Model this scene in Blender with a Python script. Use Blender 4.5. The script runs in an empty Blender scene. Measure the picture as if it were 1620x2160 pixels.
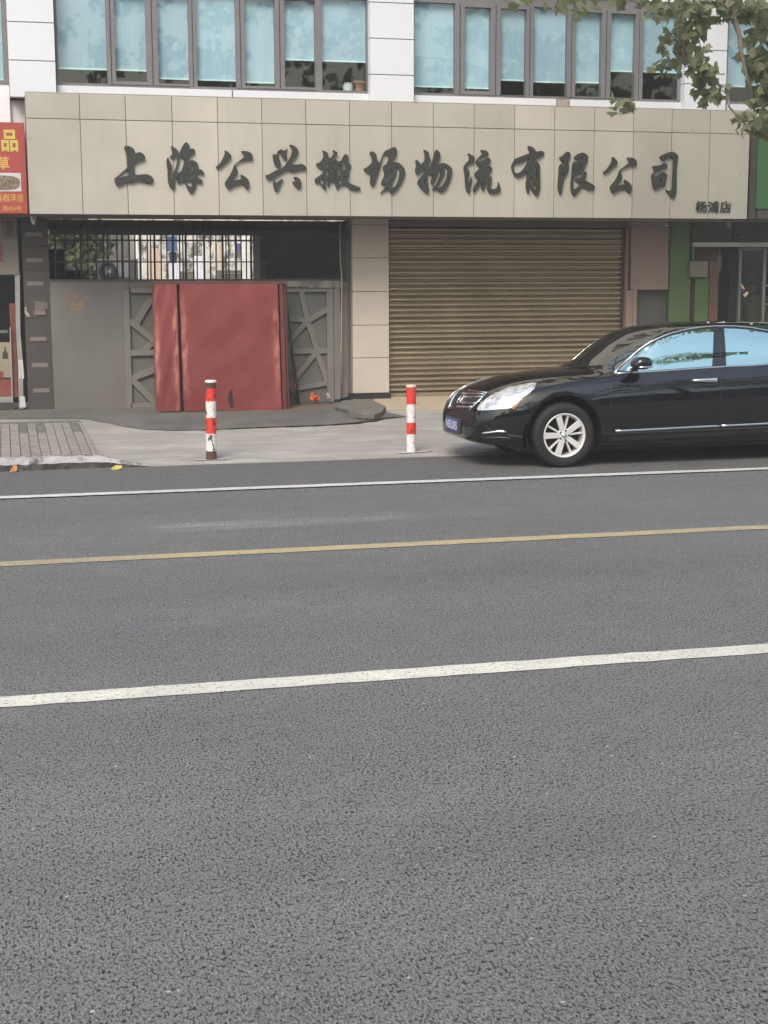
import bpy, bmesh, math, random
from mathutils import Vector, Matrix
from mathutils.bvhtree import BVHTree
S = bpy.context.scene
COL = S.collection
rnd = random.Random(7)

# ------------------------------------------------------------------ camera
F, PITCH, YAW, ROLL, CAMH = 3121.0, 0.1536717, 0.2481125, 0.0040856, 1.88
cy, sy, cp, sp = math.cos(YAW), math.sin(YAW), math.cos(PITCH), math.sin(PITCH)
FW = Vector((sy*cp, cy*cp, -sp)); R0 = Vector((cy, -sy, 0)); D0 = FW.cross(R0)
c_, s_ = math.cos(ROLL), math.sin(ROLL)
RT = R0*c_ + D0*s_; DN = D0*c_ - R0*s_
EYE = Vector((0, 0, CAMH))
cam = bpy.data.cameras.new('camera'); camo = bpy.data.objects.new('camera', cam); COL.objects.link(camo)
cam.sensor_fit = 'VERTICAL'; cam.sensor_height = 24; cam.lens = F/2160*24
cam.clip_start = 0.1; cam.clip_end = 3000
mx = Matrix((RT, -DN, -FW)).transposed().to_4x4(); mx.translation = EYE
camo.matrix_world = mx; S.camera = camo

# ------------------------------------------------------------------ light
SUN_EL, SUN_AZ = math.radians(46), math.radians(210)      # azimuth clockwise from +Y: behind the camera
w = bpy.data.worlds.new("World"); S.world = w; w.use_nodes = True
wn = w.node_tree; bg = wn.nodes['Background']
sky = wn.nodes.new('ShaderNodeTexSky'); sky.sky_type = 'NISHITA'; sky.sun_disc = False
sky.sun_elevation = SUN_EL; sky.sun_rotation = SUN_AZ; sky.air_density = 1.6; sky.dust_density = 3.5; sky.ozone_density = 1.0
wn.links.new(sky.outputs[0], bg.inputs[0]); bg.inputs[1].default_value = 0.12
sl = bpy.data.lights.new('sun', 'SUN'); sl.energy = 1.5; sl.angle = math.radians(26); sl.color = (1, .91, .79)
so = bpy.data.objects.new('sun', sl); COL.objects.link(so)
sd = Vector((math.sin(SUN_AZ)*math.cos(SUN_EL), math.cos(SUN_AZ)*math.cos(SUN_EL), math.sin(SUN_EL)))
so.rotation_euler = sd.to_track_quat('Z', 'Y').to_euler()
S.cycles.use_denoising = True
S.view_settings.view_transform = 'Standard'; S.view_settings.look = 'None'
S.view_settings.exposure = 0.95; S.view_settings.gamma = 1; S.view_settings.use_curve_mapping = False

# ------------------------------------------------------------------ geometry helpers
def ray(x, y): return RT*((x-810)/F) + DN*((y-1080)/F) + FW
def at(x, y, Y):                       # a point of the vertical plane at depth Y
    v = ray(x, y); return EYE + v*(Y/v.y)
def gp(x, y, zf=lambda X, Y: 0.0):     # a point of the ground surface zf
    v = ray(x, y); z = 0.0
    for i in range(40):
        p = EYE + v*((z-CAMH)/v.z); z = zf(p.x, p.y)
    return EYE + v*((z-CAMH)/v.z)

class MB:
    def __init__(s): s.v = []; s.f = []; s.mi = []; s.cm = 0
    def add(s, vs, fs):
        b = len(s.v); s.v += [tuple(p) for p in vs]
        for f in fs: s.f.append([b+i for i in f]); s.mi.append(s.cm)
        return s
    def box(s, x0, x1, y0, y1, z0, z1):
        v = [(x, y, z) for x in (x0, x1) for y in (y0, y1) for z in (z0, z1)]
        return s.add(v, [(0,1,3,2),(4,6,7,5),(0,4,5,1),(2,3,7,6),(0,2,6,4),(1,5,7,3)])
    def prism(s, pts, d):              # a planar polygon pushed along d
        n = len(pts); d = Vector(d); P = [Vector(p) for p in pts]
        v = P + [p+d for p in P]
        return s.add(v, [list(range(n)), list(range(2*n-1, n-1, -1))] + [(i, i+n, (i+1) % n + n, (i+1) % n) for i in range(n)])
    def tube(s, pts, r, n=8, r2=None, cap=True):
        P = [Vector(p) for p in pts]; m = len(P); vs = []; up = Vector((0.3, 0.2, 1)).normalized()
        for i, p in enumerate(P):
            t = (P[min(i+1, m-1)] - P[max(i-1, 0)]).normalized()
            a = t.cross(up)
            if a.length < 1e-3: a = t.cross(Vector((1, 0, 0)))
            a.normalize(); b = t.cross(a)
            rr = r if r2 is None else r + (r2-r)*i/max(1, m-1)
            for k in range(n):
                q = 2*math.pi*k/n; vs.append(p + a*(rr*math.cos(q)) + b*(rr*math.sin(q)))
        fs = [(i*n+k, i*n+(k+1) % n, (i+1)*n+(k+1) % n, (i+1)*n+k) for i in range(m-1) for k in range(n)]
        if cap: fs += [list(range(n-1, -1, -1)), list(range((m-1)*n, m*n))]
        return s.add(vs, fs)
    def lathe(s, prof, c, axis='z', n=32, close=False):
        c = Vector(c); vs = []
        for (r, h) in prof:
            for k in range(n):
                q = 2*math.pi*k/n; a, b = r*math.cos(q), r*math.sin(q)
                vs.append(c + (Vector((a, b, h)) if axis == 'z' else Vector((a, h, b))))
        m = len(prof); M = m if close else m-1
        fs = []
        for i in range(M):
            j = (i+1) % m
            for k in range(n): fs.append((i*n+k, i*n+(k+1) % n, j*n+(k+1) % n, j*n+k))
        if not close: fs += [list(range(n)), list(range((m-1)*n, m*n))]
        return s.add(vs, fs)
    def build(s, name, mats, parent=None, smooth=False, bevel=0, recalc=True):
        me = bpy.data.meshes.new(name)
        v = s.v
        if parent is not None:
            o = parent.location; v = [(a-o.x, b-o.y, c-o.z) for a, b, c in v]
        me.from_pydata(v, [], s.f)
        for m in (mats if isinstance(mats, (list, tuple)) else [mats]): me.materials.append(m)
        for i, p in enumerate(me.polygons): p.material_index = s.mi[i]; p.use_smooth = smooth
        if recalc: bm = bmesh.new(); bm.from_mesh(me); bmesh.ops.recalc_face_normals(bm, faces=bm.faces); bm.to_mesh(me); bm.free()
        return link(name, me, parent, bevel)

def link(name, me, parent=None, bevel=0):
    o = bpy.data.objects.new(name, me); COL.objects.link(o)
    if parent is not None:
        # a sub-part's mesh is written in its thing's space; the part between has no offset of its own
        o.parent = parent
    if bevel:
        b = o.modifiers.new('bevel', 'BEVEL'); b.width = bevel; b.segments = 2; b.limit_method = 'ANGLE'; b.angle_limit = math.radians(40)
    return o
def thing(name, label, cat, loc, group=None):
    o = bpy.data.objects.new(name, None); COL.objects.link(o); o.location = loc; o.empty_display_size = .2
    return tag(o, label, cat, group)
def tag(o, label, cat, group=None, kind=None):
    o['label'] = label; o['category'] = cat
    if group: o['group'] = group
    if kind: o['kind'] = kind
    return o
def struct(o): o['kind'] = 'structure'; return o
class Sub:                             # the parent of a sub-part: its part, with the thing's origin
    pass
def sub(mb, name, m, part, root, **k):
    o = mb.build(name, m, root, **k); o.parent = part; return o

def fbox(mb, x0, y0, x1, y1, Y, d):    # a box whose front face at depth Y fills a picture rectangle
    xm, ym = (x0+x1)/2, (y0+y1)/2
    a, b = at(x0, ym, Y).x, at(x1, ym, Y).x
    t, u = at(xm, y0, Y).z, at(xm, y1, Y).z
    return mb.box(a, b, Y, Y+d, u, t)
def fquad(mb, x0, y0, x1, y1, Y):      # one pane facing the street
    a, b = at(x0, (y0+y1)/2, Y).x, at(x1, (y0+y1)/2, Y).x; t, u = at((x0+x1)/2, y0, Y).z, at((x0+x1)/2, y1, Y).z
    return mb.add([(a, Y, u), (b, Y, u), (b, Y, t), (a, Y, t)], [(0, 1, 2, 3)])
def fpoly(mb, pts, Y, d): return mb.prism([at(x, y, Y) for x, y in pts], (0, d, 0))

# ------------------------------------------------------------------ materials
def lin(c):
    if isinstance(c, str): c = [int(c[i:i+2], 16)/255 for i in (0, 2, 4)]
    else: return tuple(c)
    return tuple(x/12.92 if x <= .04045 else ((x+.055)/1.055)**2.4 for x in c)
class NT:
    def __init__(s, name):
        s.m = bpy.data.materials.new(name); s.m.use_nodes = True; s.t = s.m.node_tree; s.b = s.t.nodes['Principled BSDF']
        s.co = None
    def n(s, typ, **k):
        o = s.t.nodes.new(typ)
        for a, b in k.items(): setattr(o, a, b)
        return o
    def l(s, a, b): s.t.links.new(a, b)
    def coord(s, scale=(1, 1, 1)):
        if s.co is None: s.co = s.n('ShaderNodeTexCoord')
        if scale == (1, 1, 1): return s.co.outputs['Object']
        mp = s.n('ShaderNodeMapping'); mp.inputs['Scale'].default_value = scale; s.l(s.co.outputs['Object'], mp.inputs[0]); return mp.outputs[0]
    def noise(s, scale, detail=4, rough=.6, stretch=(1, 1, 1), dist=0):
        t = s.n('ShaderNodeTexNoise'); t.inputs['Scale'].default_value = scale; t.inputs['Detail'].default_value = detail
        t.inputs['Roughness'].default_value = rough; t.inputs['Distortion'].default_value = dist
        s.l(s.coord(stretch), t.inputs['Vector']); return t.outputs[0]
    def ramp(s, src, stops, interp='LINEAR'):
        r = s.n('ShaderNodeValToRGB'); e = r.color_ramp; e.interpolation = interp
        while len(e.elements) < len(stops): e.elements.new(.5)
        for i, (p, c) in enumerate(stops):
            e.elements[i].position = p
            c = (c, c, c) if isinstance(c, (int, float)) else c
            e.elements[i].color = (*c, 1)
        s.l(src, r.inputs[0]); return r.outputs[0]
    def mix(s, fac, a, b, mode='MIX'):
        m = s.n('ShaderNodeMix', data_type='RGBA', blend_type=mode)
        for i, v in ((0, fac), (6, a), (7, b)):
            if isinstance(v, (int, float)): m.inputs[i].default_value = v
            elif isinstance(v, tuple): m.inputs[i].default_value = (*v, 1)
            else: s.l(v, m.inputs[i])
        return m.outputs[2]
    def bump(s, src, strength=.3, dist=.01):
        b = s.n('ShaderNodeBump'); b.inputs['Strength'].default_value = strength; b.inputs['Distance'].default_value = dist
        s.l(src, b.inputs['Height']); s.l(b.outputs[0], s.b.inputs['Normal'])
    def set(s, col=None, rough=None, metal=None, spec=None, **k):
        for key, v in (('Base Color', col), ('Roughness', rough), ('Metallic', metal), ('Specular IOR Level', spec)):
            if v is None: continue
            if isinstance(v, (int, float)): s.b.inputs[key].default_value = v
            elif isinstance(v, tuple): s.b.inputs[key].default_value = (*v, 1)
            else: s.l(v, s.b.inputs[key])
        return s
def mat(name, c, rough=.6, metal=0, var=.12, vs=3.0, bump=0, bs=60, spec=.4, dirt=None, stretch=(1, 1, 1), bd=.004):
    """a plain painted or built surface with soft uneven tone, optional dirt and relief"""
    c = lin(c); t = NT(name)
    n = t.noise(vs, 6, .62, stretch)
    lo = tuple(x*(1-var) for x in c); hi = tuple(min(1, x*(1+var)) for x in c)
    col = t.ramp(n, [(.3, lo), (.7, hi)])
    fine = t.ramp(t.noise(vs*14, 3, .6, stretch), [(.3, 1-var*.5), (.7, 1.0)])
    col = t.mix(1.0, col, fine, 'MULTIPLY')
    if dirt:
        dc, lo_, hi_, ds = dirt
        f = t.ramp(t.noise(ds, 8, .7, stretch), [(lo_, 0.0), (hi_, 1.0)])
        col = t.mix(f, col, lin(dc))
    t.set(col, t.ramp(n, [(.2, max(0.02, rough-.07)), (.8, min(1, rough+.07))]) if rough > .1 else rough, metal, spec)
    if bump: t.bump(t.noise(bs, 4, .6, stretch), bump, bd)
    return t.m

M = {}
M['white_panel'] = mat('white_panel', (.60, .63, .69), .45, var=.03, vs=1.2, dirt=((.55, .54, .52), .66, .95, 2.2))
M['white_wall'] = mat('white_wall', (.64, .66, .71), .7, var=.05, vs=1.5)
M['joint'] = mat('joint_sealant', (.30, .30, .31), .8)
M['win_frame'] = mat('window_frame_grey', (.16, .155, .165), .45, var=.08, vs=4)
M['blind'] = mat('blind_fabric', (.40, .555, .665), .85, var=.06, vs=1.4)
bt = bpy.data.materials['blind_fabric'].node_tree; oi = bt.nodes.new('ShaderNodeObjectInfo'); br_ = bt.nodes.new('ShaderNodeValToRGB'); bmx = bt.nodes.new('ShaderNodeMix')
br_.color_ramp.elements[0].color = (.80, .80, .82, 1); br_.color_ramp.elements[1].color = (1.08, 1.08, 1.08, 1); bt.links.new(oi.outputs['Random'], br_.inputs[0])
bmx.data_type = 'RGBA'; bmx.blend_type = 'MULTIPLY'; bmx.inputs[0].default_value = 1; bp_ = bt.nodes['Principled BSDF']; src_ = bp_.inputs['Base Color'].links[0].from_socket
bt.links.new(src_, bmx.inputs[6]); bt.links.new(br_.outputs[0], bmx.inputs[7]); bt.links.new(bmx.outputs[2], bp_.inputs['Base Color'])
M['hem'] = mat('blind_hem', (.62, .80, .82), .6, var=.03)
M['dark'] = mat('dark_interior', (.11, .11, .108), .9, var=.2)
M['dim'] = mat('dim_interior', (.14, .14, .135), .9, var=.2)
M['chrome'] = mat('chrome', (.82, .83, .85), .08, 1, var=.02)
M['steel'] = mat('brushed_steel', (.55, .56, .56), .32, 1, var=.08, stretch=(1, 1, 12))
M['rubber'] = mat('tyre_rubber', (.013, .013, .014), .75, var=.15, vs=8, bump=.2, bs=120)
M['alu'] = mat('silver_wheel', (.70, .71, .72), .30, .35, var=.04)
M['black_plastic'] = mat('black_plastic', (.012, .012, .013), .45)

def glass_mat(name, tint=(1, 1, 1), ior=1.5, boost=1.0):
    t = NT(name); t.t.nodes.remove(t.b)
    out = t.t.nodes['Material Output']
    tr = t.n('ShaderNodeBsdfTransparent'); tr.inputs[0].default_value = (*tint, 1)
    gl = t.n('ShaderNodeBsdfGlossy'); gl.inputs['Roughness'].default_value = .012
    gl.inputs[0].default_value = (1, 1, 1, 1)
    lw = t.n('ShaderNodeLayerWeight'); lw.inputs[0].default_value = .5      # a thin pane: the same from both sides
    pw = t.n('ShaderNodeMath', operation='POWER'); pw.inputs[1].default_value = 5; t.l(lw.outputs['Facing'], pw.inputs[0])
    mu = t.n('ShaderNodeMath', operation='MULTIPLY_ADD', use_clamp=True); mu.inputs[1].default_value = .9; mu.inputs[2].default_value = .07*boost
    t.l(pw.outputs[0], mu.inputs[0])
    bn = t.n('ShaderNodeBump'); bn.inputs['Strength'].default_value = .06; bn.inputs['Distance'].default_value = .02
    t.l(t.noise(1.1, 2), bn.inputs['Height']); t.l(bn.outputs[0], gl.inputs['Normal'])
    ms = t.n('ShaderNodeMixShader'); t.l(mu.outputs[0], ms.inputs[0]); t.l(tr.outputs[0], ms.inputs[1]); t.l(gl.outputs[0], ms.inputs[2])
    t.l(ms.outputs[0], out.inputs[0]); return t.m
M['glass'] = glass_mat('window_glass', (.86, .93, .93), 1.5, 1.15)
M['shop_glass'] = glass_mat('shop_glass', (.7, .75, .73), 1.5, 1.6)

# asphalt: worn aggregate with dark pits and a few pale chips
def asphalt(name, base, pit=.5, near=None, tracks=True):
    """worn aggregate: pale stone grains, dark hollows between them, a few bright chips; lanes worn paler or darker by wheels"""
    t = NT(name); b = lin(base)
    big = t.noise(.5, 5, .6, (.8, 1.4, 1)); mid = t.noise(3.2, 5, .65, (.7, 1.3, 1))
    col = t.ramp(big, [(.3, tuple(x*.93 for x in b)), (.7, tuple(x*1.06 for x in b))])
    if near:                           # the nearer lane is tinted lighter and warmer
        sx = t.n('ShaderNodeSeparateXYZ'); t.l(t.coord(), sx.inputs[0])
        f = t.ramp(sx.outputs['Y'], [(0, 0), (1, 1)]); mr = t.n('ShaderNodeMapRange'); mr.inputs['From Min'].default_value = 6.0; mr.inputs['From Max'].default_value = 7.6
        t.l(sx.outputs['Y'], mr.inputs['Value']); nz = t.n('ShaderNodeMath', operation='MULTIPLY_ADD'); nz.inputs[1].default_value = 1.0; t.l(mr.outputs[0], nz.inputs[0])
        col = t.mix(mr.outputs[0], t.mix(1.0, col, near, 'MULTIPLY'), col)
    col = t.mix(1.0, col, t.ramp(mid, [(.3, .92), (.7, 1.05)]), 'MULTIPLY')
    if tracks:
        tr = t.noise(.42, 2, .45, (.02, 2.2, 1))
        col = t.mix(1.0, col, t.ramp(tr, [(.36, .94), (.5, 1.0), (.64, 1.04)]), 'MULTIPLY')
        sc = t.ramp(t.noise(1.2, 7, .72, (.14, 3.4, 1)), [(.66, 0.0), (.80, .4)]); col = t.mix(sc, col, tuple(min(1, x*1.7) for x in b))
        p0_, p1_ = gp(280, 1117), gp(985, 1084); sl_ = (p1_.y-p0_.y)/(p1_.x-p0_.x)
        sp2 = t.n('ShaderNodeSeparateXYZ'); t.l(t.coord(), sp2.inputs[0])
        e1 = t.n('ShaderNodeMath', operation='MULTIPLY_ADD'); e1.inputs[1].default_value = -sl_; e1.inputs[2].default_value = -(p0_.y-sl_*p0_.x); t.l(sp2.outputs['X'], e1.inputs[0])
        e2 = t.n('ShaderNodeMath', operation='ADD'); t.l(e1.outputs[0], e2.inputs[0]); t.l(sp2.outputs['Y'], e2.inputs[1])
        e3 = t.n('ShaderNodeMath', operation='ABSOLUTE'); t.l(e2.outputs[0], e3.inputs[0])
        w1 = t.ramp(e3.outputs[0], [(.03, 1.0), (.26, 0.0)])
        m1 = t.n('ShaderNodeMapRange'); m1.inputs['From Min'].default_value = p0_.x; m1.inputs['From Max'].default_value = p0_.x+.5; t.l(sp2.outputs['X'], m1.inputs['Value'])
        m2 = t.n('ShaderNodeMapRange'); m2.inputs['From Min'].default_value = p1_.x+.6; m2.inputs['From Max'].default_value = p1_.x-2.2; t.l(sp2.outputs['X'], m2.inputs['Value'])
        wq = t.mix(1.0, t.mix(1.0, w1, m1.outputs[0], 'MULTIPLY'), t.mix(1.0, m2.outputs[0], t.ramp(t.noise(2.2, 6, .7, (.5, 3, 1)), [(.38, .05), (.65, .5)]), 'MULTIPLY'), 'MULTIPLY')
        col = t.mix(wq, col, (.42, .42, .41))
        oil = t.ramp(t.noise(1.1, 6, .7), [(.70, 0.0), (.80, .4)]); col = t.mix(oil, col, tuple(x*.4 for x in b))
    stone = t.ramp(t.noise(130, 3, .7, (1, .5, 1)), [(.34, .50), (.5, 1.0), (.66, 1.6)])
    col = t.mix(1.0, col, stone, 'MULTIPLY')
    area = t.ramp(t.noise(5.0, 4, .6), [(.3, .7), (.6, 1.0)])
    pits = t.mix(1.0, t.ramp(t.noise(92, 1, .4, (1, .52, 1)), [(.345, 1.0), (.40, 0.0)]), t.ramp(t.noise(150, 1, .4, (.8, .5, 1)), [(.35, .9), (.41, 0.0)]), 'LIGHTEN')
    pm = t.n('ShaderNodeMath', operation='MULTIPLY'); t.l(pits, pm.inputs[0]); t.l(area, pm.inputs[1])
    pm2 = t.n('ShaderNodeMath', operation='MULTIPLY'); t.l(pm.outputs[0], pm2.inputs[0]); pm2.inputs[1].default_value = pit
    col = t.mix(pm2.outputs[0], col, tuple(x*.12 for x in b))
    vo = t.n('ShaderNodeTexVoronoi'); vo.inputs['Scale'].default_value = 34; t.l(t.coord(), vo.inputs['Vector'])
    chip = t.ramp(vo.outputs['Color'], [(.86, 0.0), (.95, .9)])
    nr = t.ramp(vo.outputs['Distance'], [(.16, 1.0), (.24, 0.0)])
    cm = t.n('ShaderNodeMath', operation='MULTIPLY'); t.l(chip, cm.inputs[0]); t.l(nr, cm.inputs[1])
    col = t.mix(cm.outputs[0], col, (.46, .46, .44))
    t.set(col, .82, 0, .35)
    t.bump(t.noise(95, 3, .6, (1, .6, 1)), .7, .005)
    return t.m
M['asphalt'] = asphalt('worn_asphalt', (.136, .139, .141), 1.0, (1.15, 1.12, 1.04))
M['asphalt_edge'] = asphalt('dark_asphalt', (.108, .109, .110), .5, tracks=False)
M['asphalt_patch'] = mat('patched_asphalt', (.115, .112, .107), .9, var=.3, vs=2.2, bump=.5, bs=45, dirt=((.09, .065, .045), .58, .75, 1.1))
M['crack'] = mat('dirt_filled_crack', (.035, .028, .022), .95, var=.3)
M['concrete'] = mat('driveway_concrete', (.27, .262, .245), .85, var=.14, vs=1.3, bump=.25, bs=70, dirt=((.385, .38, .355), .50, .70, 1.9), stretch=(.6, 1.5, 1))
M['slurry'] = mat('pale_mortar', (.42, .41, .38), .9, var=.15, vs=9)
M['kerb'] = mat('kerb_stone', (.36, .36, .36), .85, var=.22, vs=5, bump=.4, bs=40, dirt=((.07, .07, .068), .5, .62, 6))
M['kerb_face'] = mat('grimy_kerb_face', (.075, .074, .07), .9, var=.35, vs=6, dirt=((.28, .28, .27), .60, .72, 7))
def paint_line(name, c, wear=.1):
    t = NT(name); c = lin(c)
    col = t.ramp(t.noise(5, 5, .7), [(.3, tuple(x*.80 for x in c)), (.7, c)])
    col = t.mix(t.ramp(t.noise(1.6, 6, .7, (.4, 1.5, 1)), [(.42, 0.0), (.75, wear*1.6)]), col, (.17, .17, .165))
    worn = t.ramp(t.noise(58, 4, .66), [(.36, 1.0), (.43, 0.0)]); col = t.mix(worn, col, (.13, .13, .125))
    big = t.ramp(t.noise(11, 6, .72), [(.66-.5*wear*.2, 0.0), (.70-.5*wear*.2, .75)]); col = t.mix(big, col, (.17, .17, .165))
    t.set(col, .7, 0, .3); t.bump(t.noise(80, 3, .6), .7, .005); return t.m
M['line_white'] = paint_line('road_paint_white', (.66, .645, .57), .2)
M['line_white_far'] = paint_line('road_paint_old_white', (.60, .60, .58), .25)
M['line_yellow'] = paint_line('road_paint_yellow', (.44, .36, .20), .35)

# ------------------------------------------------------------------ ground
def zramp(x, y):                       # the concrete crossing and the strip before the shops
    if y < 15.42: return 0.004
    if y < 18.7: return .004 + .196*(y-15.42)/3.28
    if y < 20.0: return .2 + .045*(y-18.7)/1.3
    return .245
def zpave(x, y):
    return .125 + .075*(min(18.9, y)-15.5)/3.4
road = MB()
gx = [-110, -60, -20, -8] + [-4+i for i in range(24)] + [24, 60, 120]
gy = [-60, -20, -4, 0, 3, 5, 7, 9, 11, 13, 15.4, 30, 60]
road.add([(x, y, 0 if y < 15.4 else -.03) for y in gy for x in gx],
         [(j*len(gx)+i, j*len(gx)+i+1, (j+1)*len(gx)+i+1, (j+1)*len(gx)+i) for j in range(len(gy)-1) for i in range(len(gx)-1)])
struct(road.build('road', M['asphalt']))
def strip(name, m, pts, z=.004, zf=None):
    mb = MB(); v = []
    for x, y in pts: v.append((x, y, (zf(x, y) if zf else 0)+z))
    mb.add(v, [list(range(len(v)))]); return struct(mb.build(name, m))
def band(name, m, y0, y1, x0=-40, x1=60, z=.004):
    """a long painted or paved band along the road with slightly wandering edges"""
    mb = MB(); xs = [x0] + [-2+.12*i for i in range(110)] + [x1]; v = []
    for x in xs:
        j = rnd.uniform(-.006, .006) if -2 < x < 12 else 0; k = rnd.uniform(-.006, .006) if -2 < x < 12 else 0
        v += [(x, y0+j, z), (x, y1+k, z)]
    mb.add(v, [(2*i, 2*i+2, 2*i+3, 2*i+1) for i in range(len(xs)-1)])
    return struct(mb.build(name, m))
band('gutter_lane', M['asphalt_edge'], 13.56, 15.41, z=.003)
band('white_edge_line', M['line_white_far'], 13.40, 13.56, z=.0065)
band('yellow_centre_line', M['line_yellow'], 10.13, 10.30)
band('white_lane_line', M['line_white'], 6.655, 6.835)

# pavement sheet: concrete crossing between kerb line and shops
pv = MB(); xs = [-30, -6] + [-2+.5*i for i in range(34)] + [20, 60]; ys = [15.40, 15.42, 16, 17, 18, 18.7, 19.3, 20, 20.6, 24, 40]
wob = {x: rnd.uniform(-.03, .03) for x in xs}
pv.add([(x, (y + (wob[x] if y == 15.40 else 0)), zramp(x, y) if y > 15.41 else .0045) for y in ys for x in xs],
       [(j*len(xs)+i, j*len(xs)+i+1, (j+1)*len(xs)+i+1, (j+1)*len(xs)+i) for j in range(len(ys)-1) for i in range(len(xs)-1)])
struct(pv.build('pavement', M['concrete']))

# brown earth spilled at the foot of the lattice gate, and oily tyre marks
nt = M['asphalt_patch'].node_tree; pb = nt.nodes['Principled BSDF']; old = pb.inputs['Base Color'].links[0].from_socket
tc = nt.nodes.new('ShaderNodeTexCoord'); mp = nt.nodes.new('ShaderNodeMapping'); c0 = gp(648, 859, zramp); mp.inputs['Location'].default_value = (-c0.x*.9, -c0.y*1.6, 0); mp.inputs['Scale'].default_value = (.9, 1.6, 0)
ln = nt.nodes.new('ShaderNodeVectorMath'); ln.operation = 'LENGTH'; nz = nt.nodes.new('ShaderNodeTexNoise'); nz.inputs['Scale'].default_value = 5; nz.inputs['Detail'].default_value = 6
ad = nt.nodes.new('ShaderNodeMath'); ad.operation = 'ADD'; rr_ = nt.nodes.new('ShaderNodeValToRGB'); rr_.color_ramp.elements[0].position = .55; rr_.color_ramp.elements[0].color = (.85, .85, .85, 1); rr_.color_ramp.elements[1].position = 1.0; rr_.color_ramp.elements[1].color = (0, 0, 0, 1)
mx_ = nt.nodes.new('ShaderNodeMix'); mx_.data_type = 'RGBA'; mx_.inputs[7].default_value = (.15, .10, .055, 1)
for a_, b_ in ((tc.outputs['Object'], mp.inputs[0]), (mp.outputs[0], ln.inputs[0]), (tc.outputs['Object'], nz.inputs['Vector']), (ln.outputs['Value'], ad.inputs[0]), (nz.outputs[0], ad.inputs[1]), (ad.outputs[0], rr_.inputs[0]), (rr_.outputs[0], mx_.inputs[0]), (old, mx_.inputs[6]), (mx_.outputs[2], pb.inputs['Base Color'])): nt.links.new(a_, b_)
# dark asphalt strip in front of the gates
ap = [(-140, 872), (-140, 886), (0, 885), (168, 884), (190, 886), (230, 893), (270, 902), (310, 907), (370, 909), (430, 908), (480, 905), (540, 903), (610, 901),
      (690, 898), (740, 895), (790, 888), (830, 883), (858, 879), (812, 870), (786, 848), (740, 838), (600, 838), (-140, 838)]
aq = []
for i, (p, q) in enumerate(zip(ap, ap[1:]+ap[:1])):
    k_ = max(1, int(math.hypot(q[0]-p[0], q[1]-p[1])/14)) if 3 <= i <= 18 else 1
    for k in range(k_): aq.append((p[0]+(q[0]-p[0])*k/k_+(rnd.uniform(-2, 2) if k else 0), p[1]+(q[1]-p[1])*k/k_+(rnd.uniform(-.9, .9) if k else 0)))
mb = MB(); P = [gp(x, y, zramp) for x, y in aq]
mb.add([(p.x, min(p.y, 20.3), zramp(p.x, p.y)+.005) for p in P], [list(range(len(P)))])
bm = bmesh.new(); vs = [bm.verts.new(v) for v in mb.v]; bm.faces.new(vs); bmesh.ops.triangulate(bm, faces=bm.faces[:])
bmesh.ops.subdivide_edges(bm, edges=bm.edges[:], cuts=5, use_grid_fill=True)
for v in bm.verts: v.co.z = zramp(v.co.x, v.co.y)+.006
me = bpy.data.meshes.new('asphalt_strip'); bm.to_mesh(me); bm.free(); me.materials.append(M['asphalt_patch']); struct(link('asphalt_strip', me))
def ground_ribbon(name, m, pts, wd, dz=.012, zf=zramp, kind=True):
    """a ragged ribbon lying on the pavement"""
    mb = MB(); v = []
    P = []
    for a, b in zip(pts[:-1], pts[1:]):
        for k in range(8): P.append((a[0]+(b[0]-a[0])*k/8, a[1]+(b[1]-a[1])*k/8, a[2]+(b[2]-a[2])*k/8))
    P.append(pts[-1])
    for x, y, wk in P:
        p = gp(x, y, zf); q = wk*wd*rnd.uniform(.5, 1.4)
        for s in (-1, 1): v.append((p.x, p.y+s*q/2+rnd.uniform(-.01, .01), zf(p.x, p.y)+dz))
    mb.add(v, [(2*i, 2*i+2, 2*i+3, 2*i+1) for i in range(len(P)-1)]); return struct(mb.build(name, m))
ground_ribbon('crack', M['crack'], [(425, 909, .4), (520, 904, .5), (610, 901, .6), (690, 898, .7), (745, 894, 1.1), (790, 888, 1.8), (815, 883, 1.0), (862, 880, .3)], .09)
ground_ribbon('crack', M['crack'], [(700, 867, .2), (722, 878, .6), (750, 884, .7), (780, 886, 1.0), (805, 884, .8)], .09, .014)
sl_ = MB(); q_ = [gp(x, y, zramp) for x, y in ((706, 866), (722, 853), (742, 841), (770, 843), (788, 852), (814, 868), (806, 880), (790, 886), (764, 884), (735, 877))]
nn_ = len(q_); tp = [(p.x, min(p.y, 19.86), zramp(p.x, p.y)+.055+(.02 if p.y < 18.9 else 0)) for p in q_]
sl_.add(tp+[(x+(.03 if y > 18.9 else 0), y, z-.09) for x, y, z in tp], [list(range(nn_))]+[(i, i+nn_, (i+1) % nn_+nn_, (i+1) % nn_) for i in range(nn_)])
struct(sl_.build('pavement_slab', mat('broken_asphalt_slab', (.135, .128, .115), .9, var=.25, vs=5, bump=.5, bs=45), bevel=.012))
ground_ribbon('mortar_patch', M['slurry'], [(410, 971.5, .2), (430, 970.5, .7), (465, 969.5, .7), (487, 968.5, .2)], .12, .006)
ground_ribbon('mortar_patch', M['slurry'], [(830, 957.5, .2), (855, 955.5, .9), (885, 953.5, .8), (915, 952, .2)], .14, .006)

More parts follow.
